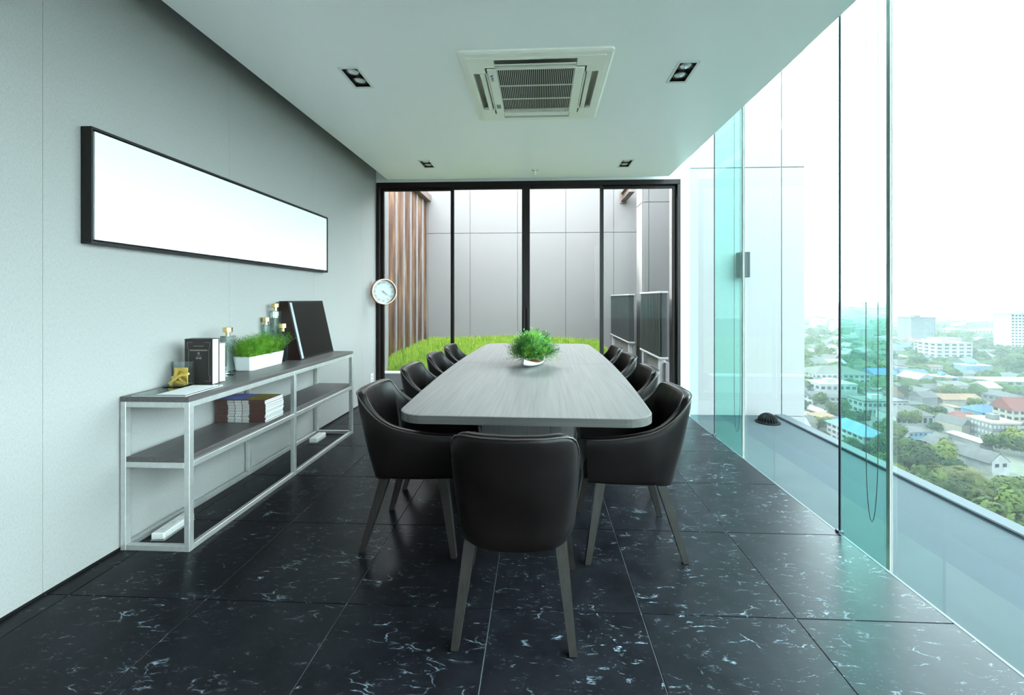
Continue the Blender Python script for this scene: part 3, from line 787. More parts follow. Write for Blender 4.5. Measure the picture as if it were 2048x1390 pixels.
slant(.0, 1, 0, 1, .004, 'black_frame', 'frame_rim'); slant(.035, .088, .015, .97, .006, 'canvas_edge', 'mat_strip'); slant(.088, .97, .03, .97, .0065, 'black_gloss', 'glossy_panel')

# magazines stacked on the middle board
NM = 18; th = .0078
ORD = ['first', 'second', 'third', 'fourth', 'fifth', 'sixth', 'seventh', 'eighth', 'ninth', 'tenth', 'eleventh', 'twelfth', 'thirteenth', 'fourteenth', 'fifteenth', 'sixteenth', 'seventeenth', 'eighteenth']
mg_body = MB().bbox(-.163, .163, 0, .185, 0, th - .0006, .0006).mesh('cover', 'magazine_cover')
mg_pages = MB().box(-.161, .1645, .002, .184, .0010, th - .0016).mesh('pages', 'page_paper')
mgs = MB()
for k in range(3): mgs.box(-.082 + k * .048, -.082 + k * .048 + .044, -.0006, .0002, .0012, .0030 + .0008 * (k % 2)); mgs.box(-.082 + k * .048, -.082 + k * .048 + .042, -.0006, .0002, .0042, .0058)
mg_print = mgs.mesh('spine_print', 'page_paper')
for k in range(NM):
    o = thing('magazine', f'brown-spined magazine, {ORD[NM - 1 - k]} from the top of the stack' if k < NM - 1 else 'topmost magazine of the stack, with blue and gold cover print', 'magazine',
              (-1.898 + random.uniform(-.0025, .0025) - .002 * math.sin(k * .5), 2.565 + random.uniform(-.002, .002), Z2 + k * th), R(random.uniform(-.6, .6)), 'magazines stacked on the middle board')
    link('cover', mg_body, o); link('pages', mg_pages, o); link('spine_print', mg_print, o)
    if k == NM - 1:
        MB().box(-.150, .0, .02, .178, th - .0007, th - .0003).build('cover_print', 'magazine_blue', o); MB().box(.005, .15, .02, .178, th - .0007, th - .0002).build('cover_print', 'magazine_gold', o)

# power strips on the floor under the shelf
def power_strip(x, y, l, rz, label):
    o = thing('power_strip', label, 'power strip', (x, y, 0), R(rz), 'white power boxes on the floor under the shelf')
    MB().bbox(-.036, .036, -l / 2, l / 2, 0, .006, .001).build('base', 'plastic_grey', o)
    MB().bbox(-.034, .034, -l / 2, l / 2, .006, .042, .005).build('housing', 'plastic_white', o)
    for k in range(3):
        yy = -l / 2 + l * (k + .5) / 3
        so_ = MB().bbox(-.018, .018, yy - .018, yy + .018, .042, .0436, .0005).build('socket', 'plastic_white', o)
        MB().box(-.008, -.005, yy - .006, yy + .006, .0436, .0440).box(.005, .008, yy - .006, yy + .006, .0436, .0440).build('slot', 'plastic_grey', so_)
power_strip(-1.975, 2.165, .21, 4, 'white power strip on the floor at the near end under the shelf')
power_strip(-1.955, 3.60, .17, 2, 'white power box on the floor at the far end under the shelf')

# ---------------------------------------------------------------- wall pieces
pic = thing('wall_picture', 'long blank white panel in a deep black frame on the wall', 'picture', (XL + .001, 2.872, 1.777))
hl, hz, dp = 1.067, .268, .052
m = MB()
for nme, b in (('frame_top', (0, dp, -hl, hl, hz - .012, hz)), ('frame_bottom', (0, dp, -hl, hl, -hz, -hz + .012)), ('frame_side', (0, dp, -hl, -hl + .008, -hz + .012, hz - .012)), ('frame_side', (0, dp, hl - .008, hl, -hz + .012, hz - .012))):
    MB().bbox(*b, .0008).build(nme, 'black_frame', pic)
MB().box(.001, .01, -hl + .01, hl - .01, -hz + .012, hz - .012).build('backing', 'black_frame', pic)
MB().bbox(.010, dp - .008, -hl + .022, hl - .010, -hz + .020, hz - .016, .001).build('canvas', 'canvas_white', pic)

# clock on a wall bracket
AZ = R(44)
ck = thing('wall_clock', 'round copper-rimmed clock with roman numerals on a wall bracket', 'clock', (-1.935, 5.10, 1.345), AZ)
rad, dep = .158, .06      # local: face looks to -y
def disc(r0, r1, y0_, y1_, mat, name, par=ck, n=48):
    o = MB(); rows = []
    for r, yy in ((r0, y0_), (r1, y0_), (r1, y1_), (r0, y1_)): rows.append([(r * math.cos(2 * math.pi * k / n), yy, r * math.sin(2 * math.pi * k / n)) for k in range(n)])
    o.grid(rows + [rows[0]], True); return angle_smooth(o.build(name, mat, par), 40)
disc(rad - .010, rad, -dep / 2, dep / 2, 'clock_copper', 'rim')
MB().lathe([(rad - .010, -.004), (rad - .010, .004)], 48).build('dial', 'clock_face', ck).rotation_euler = (R(90), 0, 0)
ck.children[-1].location = (0, -dep / 2 + .012, 0)
yd = -dep / 2 + .007
for k, nm in enumerate(['XII', 'I', 'II', 'III', 'IV', 'V', 'VI', 'VII', 'VIII', 'IX', 'X', 'XI']):
    a = R(90 - 30 * k); text('numeral', nm, .036, 'clock_ink', ck, (.112 * math.cos(a), yd, .112 * math.sin(a)), (R(90), R(30 * k), 0))
for L, w, hr in ((.062, .004, 4.35), (.095, .003, 21 / 5)):
    a = R(30 * hr); d = Vector((math.sin(a), 0, math.cos(a))); s_ = Vector((d.z, 0, -d.x)) * w; o = Vector((0, yd - .002, 0))
    MB().add([o - d * .02 - s_, o - d * .02 + s_, o + d * L + s_ * .4, o + d * L - s_ * .4], [(0, 1, 2, 3)]).build('clock_hand', 'clock_ink', ck)
MB().lathe([(.006, 0), (.006, .004)], 14).build('hand_pin', 'brass', ck).rotation_euler = (R(90), 0, 0); ck.children[-1].location = (0, yd - .001, 0)
inv = Matrix.Rotation(-AZ, 4, 'Z')
e0, e1 = inv @ Vector((-.095, .02, .0)), inv @ Vector((XL + 1.935 + .001, .02, .0))
MB().tube([e0, e1], .012, 10).build('wall_bracket', 'black_frame', ck, True)

ol = thing('wall_outlet', 'small white wall outlet low beside the sliding door', 'outlet', (XL + .0005, 5.12, .255))
MB().bbox(0, .007, -.043, .043, -.06, .06, .002).build('cover_plate', 'plastic_white', ol)
for z in (-.024, .024): MB().bbox(.007, .0085, -.018, .018, z - .015, z + .015, .0005).build('socket', 'plastic_grey', ol)

# ---------------------------------------------------------------- courtyard behind the door
MB().box(-3.2, 1.87, YD + .08, 5.74, -.3, -.02).box(-3.2, 3.6, 5.98, 9.4, -.3, -.02).box(-3.2, 1.87, 5.74, 5.98, -.3, -.02).build('courtyard_floor', 'paving', kind='structure')
# raised bed
bed = thing('planter_bed', 'low granite-sided planting bed outside the sliding door', 'planter')
MB().bbox(-2.43, 1.42, 5.68, 5.76, -.02, .215, .004).build('granite_front', 'granite', bed)
MB().bbox(-2.43, 1.44, 5.66, 5.78, .215, .235, .003).build('coping', 'granite_edge', bed)
MB().bbox(1.36, 1.42, 5.76, 9.38, -.02, .215, .004).build('granite_side', 'granite', bed)
def bz(x, yy): return .20 + .14 * min(1, max(0, (yy - 5.8) / 3.2)) + .02 * math.sin(x * 2.1 + yy) - .05 * max(0, (x - .6)) / .8
gx = [-2.452 + 3.81 * k / 20 for k in range(21)]; gy = [5.77 + 3.6 * k / 20 for k in range(21)]
MB().grid([[(x, yy, bz(x, yy)) for x in gx] for yy in gy]).build('soil', 'grass_blade', bed, True)
m = MB(); rnd = random.Random(3)
for k in range(52000):
    x, yy = rnd.uniform(-2.44, 1.34), 5.80 + 3.50 * rnd.random() ** 1.25; z = bz(x, yy) - .01
    hh = rnd.uniform(.05, .13); a = rnd.uniform(0, 6.283); l = rnd.uniform(.0, .05); w = .0035 + .001 * (yy - 5.7)
    dx, dy = math.cos(a), math.sin(a)
    m.add([(x - dy * w, yy + dx * w, z), (x + dy * w, yy - dx * w, z), (x + dx * l, yy + dy * l, z + hh)], [(0, 1, 2)])
link('grass', m.mesh('grass', 'grass_blade', recalc=False), None, 'bright green grass growing in the planting bed outside', 'grass', kind='stuff')
# panelled back wall
def panel_wall(name, axis, at, thick, us, zs, facing, mat='cladding_white'):
    """wall with cladding panels standing proud of recessed joints; us = joints across, zs = joints up"""
    g_ = .006
    def bx(u0, u1, z0, z1, d0, d1):
        d0, d1 = sorted((d0, d1))
        return (u0, u1, d0, d1, z0, z1) if axis == 'y' else (d0, d1, u0, u1, z0, z1)
    w = MB().box(*bx(us[0], us[-1], zs[0], zs[-1], at - facing * .012, at - facing * thick)).build(name, 'joint_grey', kind='structure')
    for i in range(len(us) - 1):
        for j in range(len(zs) - 1): MB().bbox(*bx(us[i] + g_, us[i + 1] - g_, zs[j] + g_, zs[j + 1] - g_, at, at - facing * .014), .002).build('cladding_panel', mat, w)
panel_wall('wall_courtyard_back', 'y', 9.4, .3, [-3.6, -2.524, -1.548, -.462, .63, 1.706, 2.6, 3.6], [-.3, 2.752, 4.4], -1)
panel_wall('wall_courtyard_right', 'y', 7.5, .44, [1.885, 1.985, 3.5], [-.3, 2.985, 4.4], -1)
panel_wall('wall_pier_side', 'x', 1.868, .016, [7.515, 7.94], [-.3, 2.985, 4.4], -1)
panel_wall('wall_outside_right', 'y', 5.75, .25, [1.875, 3.293, 3.602], [-.335, 3.035, 5.9], -1, 'cladding_white')
panel_wall('wall_outside_end', 'x', 3.602, .1, [5.76, 7.6, 9.4], [-2.5, 3.035, 5.9], 1, 'cladding_white')
MB().box(1.875, 3.60, 5.752, 9.4, -2.5, -.336).build('trim_6', 'cladding_white', kind='structure')
MB().box(-8, -3.6, 5.4, 12, -1, 5.2).build('courtyard_sun_blocker', 'cladding_white', kind='structure')  # unseen mass, added to keep direct sun out of the courtyard
MB().box(-8, XG, -14, YB - .2, -1, 4.4).build('rear_sky_blocker', 'cladding_white', kind='structure')  # unseen box added behind the room to cut open-sky light on the ledge
MB().box(-8, XL - .2, YB, 5.4, -1, 4.4).build('wall_neighbour', 'cladding_white', kind='structure')
MB().box(XL - .3, XL - .05, YD + .06, 5.84, -.3, 3.6).build('trim_4', 'cladding_white', kind='structure')
# copper slat wall
sw = thing('copper_slat_wall', 'tall copper-coloured slat wall with grey fins beside the grass', 'wall')
sheet = MB().bbox(-2.60, -2.55, -.20, .20, .16, 3.46, .006).mesh('copper_slat', 'copper_sheet')
finm = MB().bbox(-2.62, -2.520, -.014, .014, .14, 3.47, .003).mesh('grey_fin', 'fin_grey')
for k in range(8):
    yy = 6.02 + k * .43
    link('copper_slat', sheet, sw, loc=(0, yy + .215, 0)); link('grey_fin', finm, sw, loc=(0, yy, 0))
link('grey_fin', finm, sw, loc=(0, 6.02 + 8 * .43, 0))
MB().bbox(-2.75, -2.43, 5.9, 9.36, 3.47, 3.62, .006).build('top_beam', 'beam_brown', sw)
MB().box(-2.72, -2.62, 5.95, 9.39, -.2, 3.47).build('backing', 'beam_brown', sw)
MB().bbox(-2.62, -2.46, 5.95, 9.39, .10, .16, .004).build('base_ledge', 'granite_edge', sw)
# louvre screens on the right side of the courtyard
def louvre(y0_, y1_, z0, z1, label):
    o = thing('louvre_screen', label, 'louvre', (1.757, y0_, 0), 0, 'dark louvre screens in the courtyard')
    L = y1_ - y0_
    MB().box(-.10, -.03, 0, L, z0, z1).build('backing', 'louvre_grey', o)
    n = max(6, int(L / .062)); sm = MB().box(-.125, -.098, -.018, .018, z0 + .01, z1 - .01).mesh('slat', 'louvre_grey')
    for k in range(n): link('slat', sm, o, loc=(0, (k + .5) * L / n, 0))
    MB().bbox(-.135, -.02, -.02, L + .02, z1 - .012, z1 + .012, .002).build('top_rail', 'post_grey', o); MB().bbox(-.135, -.02, -.02, L + .02, z0 - .012, z0 + .012, .002).build('bottom_rail', 'post_grey', o)
    MB().bbox(-.05, .0, 0, L, -.02, z0 - .06, .003).build('white_base', 'cladding_white', o)
    for yy in (.04, L - .12): MB().bbox(-.11, -.04, yy, yy + .09, -.021, z0 - .012, .002).build('foot_post', 'post_grey', o)
louvre(7.52, 9.34, .47, 1.33, 'dark vertical louvre screen in the far corner of the courtyard')
louvre(5.62, 6.66, .46, 1.345, 'dark vertical louvre screen beside the sliding door')
bb = thing('steel_beam', 'short brown steel beam projecting from the courtyard wall', 'beam')
MB().bbox(1.86, 1.98, 8.55, 9.38, 3.44, 3.46, .002).bbox(1.86, 1.98, 8.55, 9.38, 3.62, 3.64, .002).box(1.914, 1.926, 8.55, 9.38, 3.46, 3.62).build('beam_section', 'beam_brown', bb)
MB().bbox(1.84, 2.0, 9.375, 9.398, 3.40, 3.68, .002).build('mounting_plate', 'beam_brown', bb)

# ---------------------------------------------------------------- ledge outside the glass
ZL = -.335
MB().box(XG + .012, 3.20, YB - 3, 5.75, ZL - .5, ZL).build('ledge', 'ledge_paint', kind='structure')
MB().box(3.195, 3.203, YB - 3, 5.74, ZL, ZL + .004).build('trim_5', 'seal_dark', kind='structure')
MB().bbox(3.203, 3.34, YB - 3, 5.75, ZL - .6, ZL + .028, .008).build('kerb', 'kerb_paint', kind='structure')
MB().box(XF + .0, XG, YB - .2, 5.3, -.75, -.74).build('slab_edge', 'ledge_paint', kind='structure')
dr = thing('roof_drain', 'black domed drain grate on the ledge outside', 'drain', (2.955, 5.46, ZL))
MB().lathe([(.145, 0), (.145, .012), (.11, .016)], 28).build('base_ring', 'drain_iron', dr)
for k in range(20):
    a = 2 * math.pi * k / 20; pts = [((.11 * math.cos(R(e))) * math.cos(a), (.11 * math.cos(R(e))) * math.sin(a), .014 + .10 * math.sin(R(e))) for e in range(0, 80, 13)]
    MB().tube(pts, .008, 5).build('dome_rib', 'drain_iron', dr)
MB().lathe([(.05, .095), (.045, .115), (.01, .121)], 18).build('dome_cap', 'drain_iron', dr, True)
MB().lathe([(.085, .016), (.08, .08), (.04, .1)], 18).build('dome_core', 'drain_iron', dr, True)
wlm = thing('wall_lamp', 'grey up-and-down wall lamp on the white cladding outside', 'wall lamp', (2.735, 5.75, 1.70))
MB().bbox(-.045, .045, -.035, 0, -.085, .085, .003).build('back_plate', 'wall_lamp_grey', wlm)
MB().bbox(-.062, .062, -.165, -.035, -.16, .175, .004).build('lamp_body', 'wall_lamp_grey', wlm)

# ---------------------------------------------------------------- the city
GZ = -70.0
MB().box(-300, 9000, -1500, 9000, GZ - 5, GZ).build('ground', 'city_ground', kind='structure')
crng = random.Random(11)

def far_building(name, label, u, v, w, d, h_, wall='city_white', roof='roof_grey', rows=0, cols=(0, 0), rz=0, rooftype='flat', win='city_window', extra=None, category='building', rise=3., z=None):
    """u, v: photo pixel of the corner nearest the camera, on the ground. w along x, d along y"""
    x, yy = ground(u, v, GZ)
    b = thing(name, label, category, (x, yy, GZ), R(rz))
    MB().box(0, w, 0, d, 0, h_).build('walls', wall, b)
    if rooftype == 'flat':
        MB().box(-.4, w + .4, -.4, d + .4, h_, h_ + .9).build('roof', roof, b); MB().box(w * .3, w * .55, d * .3, d * .6, h_ + .9, h_ + 3.6).build('roof_hut', wall, b)
    elif rooftype == 'gable_x':
        MB().add([(-1, -1, h_), (w + 1, -1, h_), (w + 1, d + 1, h_), (-1, d + 1, h_), (-1, d / 2, h_ + rise), (w + 1, d / 2, h_ + rise)], [(0, 1, 5, 4), (2, 3, 4, 5), (1, 2, 5), (3, 0, 4), (3, 2, 1, 0)]).build('roof', roof, b)
    elif rooftype == 'gable_y':
        MB().add([(-1, -1, h_), (w + 1, -1, h_), (w + 1, d + 1, h_), (-1, d + 1, h_), (w / 2, -1, h_ + rise), (w / 2, d + 1, h_ + rise)], [(0, 4, 5, 3), (1, 2, 5, 4), (0, 1, 4), (2, 3, 5), (3, 2, 1, 0)]).build('roof', roof, b)
    elif rooftype == 'hip':
        k = min(w, d) / 2
        MB().add([(-1, -1, h_), (w + 1, -1, h_), (w + 1, d + 1, h_), (-1, d + 1, h_)] + ([(k, d / 2, h_ + rise), (w - k, d / 2, h_ + rise)] if w > d else [(w / 2, k, h_ + rise), (w / 2, d - k, h_ + rise)]),
                 [(0, 1, 5, 4), (2, 3, 4, 5), (1, 2, 5), (3, 0, 4), (3, 2, 1, 0)] if w > d else [(0, 1, 4), (1, 2, 5, 4), (2, 3, 5), (3, 0, 4, 5), (3, 2, 1, 0)]).build('roof', roof, b)
    if rows:
        fh = h_ / rows
        for r in range(rows):
            z0, z1 = r * fh + fh * .32, r * fh + fh * .78
            mm = MB(); cw = w / max(1, cols[0])
            for k in range(cols[0]): mm.box(k * cw + cw * .22, (k + 1) * cw - cw * .22, -.18, .05, z0, z1)
            if cols[0]: mm.build('window_row', win, b)
            mm = MB(); cw = d / max(1, cols[1])
            for k in range(cols[1]): mm.box(-.18, .05, k * cw + cw * .22, (k + 1) * cw - cw * .22, z0, z1)
            if cols[1]: mm.build('window_row', win, b)
    return b
far_building('tower_block', 'wide hazy glass-fronted tower block on the horizon', 1822, 691, 36, 24, 42, 'city_grey', 'roof_grey', 14, (12, 0), 0, win='city_glassy')
far_building('hotel_tower', 'tall white tower with rows of dark windows beside the frame edge', 2022, 712, 60, 20, 52, 'city_white', 'roof_pale', 14, (14, 0))
far_building('apartment_block', 'white slab apartment block with five columns of balconies', 1872, 729, 38, 22, 23, 'city_white', 'roof_pale', 6, (5, 3))
far_building('apartment_block', 'small white block beside the balcony apartment slab', 1845, 711, 16, 12, 17, 'city_white', 'roof_pale', 5, (3, 2))
far_building('office_building', 'long pale office building behind the balcony apartment slab', 1950, 681, 70, 26, 17, 'city_white', 'roof_pale', 4, (12, 4))
far_building('office_building', 'low white building in the haze with a stepped front', 1893, 676, 38, 24, 15, 'city_cream', 'roof_pale', 4, (8, 4))
far_building('school_building', 'white hall with a pale blue end wall', 1934, 752, 22, 12, 9, 'city_blue', 'roof_pale', 0, rooftype='flat')
far_building('warehouse', 'long green warehouse under a white roof', 1964, 783, 60, 18, 8, 'city_green', 'roof_pale', 2, (10, 0), rooftype='gable_x', rise=1.6)
far_building('townhouse', 'pale blue three-storey house among grey roofs', 1880, 780, 13, 11, 9.5, 'city_blue', 'city_white', 3, (3, 2))
far_building('school_building', 'large white building with a dark red hipped roof', 2026, 866, 30, 10, 12, 'city_cream', 'roof_red', 4, (9, 3), rooftype='gable_x', rise=6)
far_building('workshop', 'pale blue shed with a bright blue roof', 1965, 846, 18, 12, 6, 'city_blue', 'roof_blue', 0, rooftype='hip', rise=3.4)
far_building('concrete_frame', 'unfinished white concrete building with open floors', 1985, 889, 13, 12, 10, 'city_grey', 'city_cream', 3, (7, 7), win='city_white')
far_building('open_pavilion', 'open pavilion with a white and blue roof beside the trees', 1866, 912, 15, 10, 3.2, 'city_grey', 'roof_pale', 0, rooftype='gable_x', rise=1.6)
far_building('blue_canopy', 'small blue metal canopy next to the white pavilion', 1845, 921, 7, 4, 2.8, 'city_grey', 'roof_blue', 0, rooftype='gable_x', rise=.7, category='canopy')
far_building('dormitory', 'four-storey white dormitory with a light blue roof', 1727, 908, 11, 24, 8, 'city_white', 'roof_sky', 3, (3, 7), rooftype='hip', rise=3.5)
far_building('mansion', 'long white mansion with arched windows under a grey roof', 1632, 776, 42, 26, 11, 'city_white', 'roof_grey', 3, (10, 6), rooftype='hip', rise=5)
far_building('villa', 'white villa with terraces below the long mansion', 1640, 795, 26, 16, 9, 'city_white', 'roof_pale', 2, (6, 3))
far_building('row_house', 'row of white houses with small windows beyond the ledge', 1625, 812, 30, 10, 6, 'city_white', 'roof_grey', 2, (8, 2), rooftype='gable_x')
far_building('shop_house', 'white two-storey shop house behind the green fin', 1726, 830, 26, 12, 8, 'city_white', 'roof_grey', 2, (9, 3))
far_building('school_house', 'grey-roofed school house with a row of square windows', 1792, 852, 20, 14, 6, 'city_white', 'roof_grey', 1, (7, 0), rooftype='hip', rise=4)
far_building('long_shed', 'long shed with a bright white metal roof', 1960, 900, 6, 15, 3.5, 'city_grey', 'roof_pale', 0, rooftype='gable_y', rise=.8)
far_building('tan_roof_house', 'house under a long tan roof among the trees', 1885, 814, 24, 9, 5, 'city_cream', 'roof_tan', 0, rooftype='gable_x')
far_building('red_roof_house', 'low house under a faded red roof near the concrete frame', 1950, 866, 9, 14, 6, 'city_grey', 'roof_red', 0, rooftype='gable_y', rise=2)
# white gable house with two windows and its long grey roof
gx_, gy_ = ground(1984, 954, GZ)
gh = thing('gable_house', 'white gable-ended house with two dark windows and long grey roof', 'house', (gx_, gy_, GZ), R(10))
MB().box(0, 8.4, 0, 25, 0, 5.6).build('walls', 'city_white', gh)
MB().add([(0, 0, 5.6), (8.4, 0, 5.6), (4.2, 0, 8.6), (0, .3, 5.6), (8.4, .3, 5.6), (4.2, .3, 8.6)], [(0, 1, 2), (3, 5, 4), (0, 2, 5, 3), (1, 4, 5, 2), (0, 3, 4, 1)]).build('gable', 'city_white', gh)
MB().add([(-1, .2, 5.1), (4.2, .2, 8.9), (9.4, .2, 5.1), (-1, 26, 5.1), (4.2, 26, 8.9), (9.4, 26, 5.1), (-1, .2, 5.3), (4.2, .2, 9.1), (9.4, .2, 5.3), (-1, 26, 5.3), (4.2, 26, 9.1), (9.4, 26, 5.3)],
         [(0, 1, 7, 6), (1, 2, 8, 7), (6, 7, 10, 9), (7, 8, 11, 10), (3, 9, 10, 4), (4, 10, 11, 5), (0, 3, 4, 1), (1, 4, 5, 2), (0, 6, 9, 3), (2, 5, 11, 8)]).build('roof', 'roof_grey', gh)
for wx in (1.5, 5.2):
    wd = MB().box(wx, wx + 1.7, -.12, .05, 3.7, 5.1).build('window', 'city_window', gh); MB().box(wx - .12, wx + 1.82, -.2, -.05, 3.55, 3.7).build('window_sill', 'city_white', wd)

# generic houses: walls with a gable or hipped roof
unit_walls = {k: MB().box(-.5, .5, -.5, .5, 0, 1).mesh('house', k) for k in ('city_white', 'city_cream', 'city_grey', 'city_blue')}
wr = MB()
for k in range(5):
    for y_ in (-.505, .505): wr.box(-.42 + k * .19, -.42 + k * .19 + .1, min(y_, y_ * .98), max(y_, y_ * .98), .45, .75)
    wr.box(-.505, -.49, -.42 + k * .19, -.42 + k * .19 + .1, .45, .75)
unit_win = wr.mesh('window_row', 'city_window')
def roof_mesh(kind, mat):
    e = .56
    if kind == 'gable': V, Fc = [(-e, -e, 1), (e, -e, 1), (e, e, 1), (-e, e, 1), (-e, 0, 1.5), (e, 0, 1.5)], [(0, 1, 5, 4), (2, 3, 4, 5), (1, 2, 5), (3, 0, 4), (3, 2, 1, 0)]
    elif kind == 'hip': V, Fc = [(-e, -e, 1), (e, -e, 1), (e, e, 1), (-e, e, 1), (-.25, 0, 1.5), (.25, 0, 1.5)], [(0, 1, 5, 4), (2, 3, 4, 5), (1, 2, 5), (3, 0, 4), (3, 2, 1, 0)]
    else: V, Fc = [(-e, -e, .96), (e, -e, .96), (e, e, 1.08), (-e, e, 1.08), (-e, -e, 1.0), (e, -e, 1.0), (e, e, 1.12), (-e, e, 1.12)], [(0, 3, 2, 1), (4, 5, 6, 7), (0, 1, 5, 4), (1, 2, 6, 5), (2, 3, 7, 6), (3, 0, 4, 7)]
    return MB().add(V, Fc).mesh('roof', mat)
ROOF = {'roof_grey': 'grey metal', 'roof_pale': 'pale', 'roof_rust': 'rusty brown', 'roof_green': 'weathered green-grey', 'roof_red': 'red', 'roof_blue': 'blue', 'roof_tan': 'tan'}
unit_roof = {(k, r): roof_mesh(k, r) for k in ('gable', 'hip', 'shed') for r in ROOF}
KN = {'gable': 'gabled', 'hip': 'hipped', 'shed': 'sloping'}
taken = []
for o in list(COL.objects):
    if o.parent is None and o.location.z == GZ and o.type == 'EMPTY':
        bbx = [c.bound_box for c in o.children]
        w_ = max(max(p[0] for p in b) for b in bbx); d_ = max(max(p[1] for p in b) for b in bbx)
        taken.append((o.location.x + w_ / 2, o.location.y + d_ / 2, max(w_, d_) * .62))
def free(x, yy, r): return all((x - a) ** 2 + (yy - b) ** 2 > (r + c) ** 2 for a, b, c in taken)
def in_view(x, yy): t = x / yy; return .50 < t < 1.32
houses = 0; tries = 0
# (photo rows, count) nearer rows first; houses keep off the belt of trees next to the tower
while houses < 285 and tries < 30000:
    tries += 1
    v = crng.choice([crng.uniform(655, 720), crng.uniform(690, 800), crng.uniform(740, 940)]); u = crng.uniform(1560, 2120)
    if v > 905 and (u < 1900 or v > 950 - 0 * u): continue
    x, yy = ground(u, v, GZ)
    if yy <= 0: continue
    D = math.hypot(x, yy); k = 1 if D < 420 else 1.5 if D < 800 else 2.2
    w_, d_, h_ = crng.uniform(7, 15) * k, crng.uniform(6, 10) * k, crng.choice((3.2, 3.6, 5.5, 6.5)) * (1 if k == 1 else 1.35)
    if not free(x, yy, max(w_, d_) * .50): continue
    taken.append((x, yy, max(w_, d_) * .50)); houses += 1
    rk = crng.choices(list(ROOF), (40, 22, 14, 16, 4, 3, 3))[0]; rt = crng.choices(('gable', 'hip', 'shed'), (5, 3, 3))[0]
    wk = crng.choices(('city_white', 'city_cream', 'city_grey', 'city_blue'), (5, 3, 4, 1))[0]
    lab = f'small house with a {ROOF[rk]} {KN[rt]} roof in the city below'
    o = link('house', unit_walls[wk], None, lab, 'house', f'houses with {ROOF[rk]} {KN[rt]} roofs', loc=(x, yy, GZ), rz=R(crng.choice((0, 90)) + crng.gauss(8, 6)))
    o.scale = (w_, d_, h_)
    link('roof', unit_roof[rt, rk], o)
    if crng.random() < .5 and D < 700: link('window_row', unit_win, o)

# trees
def crown(seed, n, leafm, rx=1., rz=.8):
    r = random.Random(seed); m = MB()
    lobes = [(Vector((r.uniform(-.55, .55) * rx, r.uniform(-.55, .55) * rx, r.uniform(.25, 1.0) * rz)), r.uniform(.32, .55)) for _ in range(9)]
    for k in range(n):
        c, q = r.choice(lobes); d = Vector((r.gauss(0, 1), r.gauss(0, 1), r.gauss(.25, 1))).normalized()
        p = c + d * q * r.uniform(.75, 1.05); a = d.orthogonal().normalized(); a.rotate(Matrix.Rotation(r.uniform(0, 6.28), 3, d)); b = d.cross(a)
        tilt = d * r.uniform(-.6, .6); s_ = r.uniform(.05, .11)
        m.add([p - a * s_ - b * s_ * .6, p + a * s_ - b * s_ * .6 + tilt * s_, p + a * s_ * .6 + b * s_ + tilt * s_, p - a * s_ * .8 + b * s_], [(0, 1, 2, 3)])
    return m.mesh('tree', leafm, recalc=False)
crowns = {k: [crown(20 + i + 10 * j, 900, mt) for i in range(2)] for j, (k, mt) in enumerate((('mid', 'tree_leaf_mid'), ('dark', 'tree_leaf_dark'), ('bright', 'tree_leaf_bright')))}
trunk = MB().tube([(0, 0, -.75), (.01, 0, -.2), (0, .02, .5)], .06, 7, r1=.03).mesh('trunk', 'bark')
def palm_mesh(seed):
    r = random.Random(seed); m = MB()
    for k in range(22):
        a = 2 * math.pi * k / 22 + r.uniform(-.1, .1); e = r.uniform(-.1, 1.1); pts = []
        for t in range(7):
            s_ = t / 6; pts.append(Vector((math.cos(a) * s_ * math.cos(e * (1 - s_)), math.sin(a) * s_ * math.cos(e * (1 - s_)), math.sin(e) * s_ - .75 * s_ * s_)))
        sd = Vector((-math.sin(a), math.cos(a), 0))
        for t in range(6):
            for q in (-1, 1):
                for z in range(2):
                    p = pts[t] + (pts[t + 1] - pts[t]) * (z / 2); tip = p + sd * q * .26 * (1 - .1 * t) + (pts[t + 1] - pts[t]) * .9 + Vector((0, 0, -.08))
                    m.add([p, p + (pts[t + 1] - pts[t]) * .3, tip], [(0, 1, 2)])
    return m.mesh('palm_tree', 'palm_leaf', recalc=False)
palm = palm_mesh(5); palm_trunk = MB().tube([(.06, 0, -1.7), (.02, 0, -.8), (0, 0, 0)], .055, 7, r1=.04).mesh('trunk', 'bark')
TL = {'mid': 'mid-green broadleaf tree among the houses far below', 'dark': 'dark green dense tree among the houses far below', 'bright': 'bright yellow-green tree in the city far below'}
def tree(x, yy, r, kind, near):
    if kind == 'palm':
        o = link('palm_tree', palm, None, 'pale palm tree in the tree belt below the tower', 'tree', 'palm trees below the tower', loc=(x, yy, GZ + 1.7 * r), rz=crng.uniform(0, 6)); o.scale = (r,) * 3; link('trunk', palm_trunk, o); return
    o = link('tree', crng.choice(crowns[kind]), None, TL[kind] if not near else TL[kind].replace('among the houses far below', 'in the tree belt below the ledge').replace('in the city far below', 'in the tree belt below the ledge'),
             'tree', ('trees below the ledge, ' if near else 'trees in the city, ') + kind, loc=(x, yy, GZ + .75 * r), rz=crng.uniform(0, 6))
    o.scale = (r, r, r * crng.uniform(.8, 1.1))
    if near: link('trunk', trunk, o)
nt_ = 0
def free_tree(x, yy, r): return all((x - a) ** 2 + (yy - b) ** 2 > (c * .95 + r * .45) ** 2 for a, b, c in taken)
for k in range(150):       # belt of trees below the ledge
    for _ in range(30):
        u, v = crng.uniform(1770, 2160), crng.uniform(925, 1190)
        lim = 925 if u < 1890 else 925 + (u - 1890) * .62
        if v < lim: continue
        break
    x, yy = ground(u, v, GZ); tree(x, yy, crng.uniform(3.6, 7), crng.choices(('mid', 'dark', 'bright', 'palm'), (5, 2, 4, 2.2))[0], True)
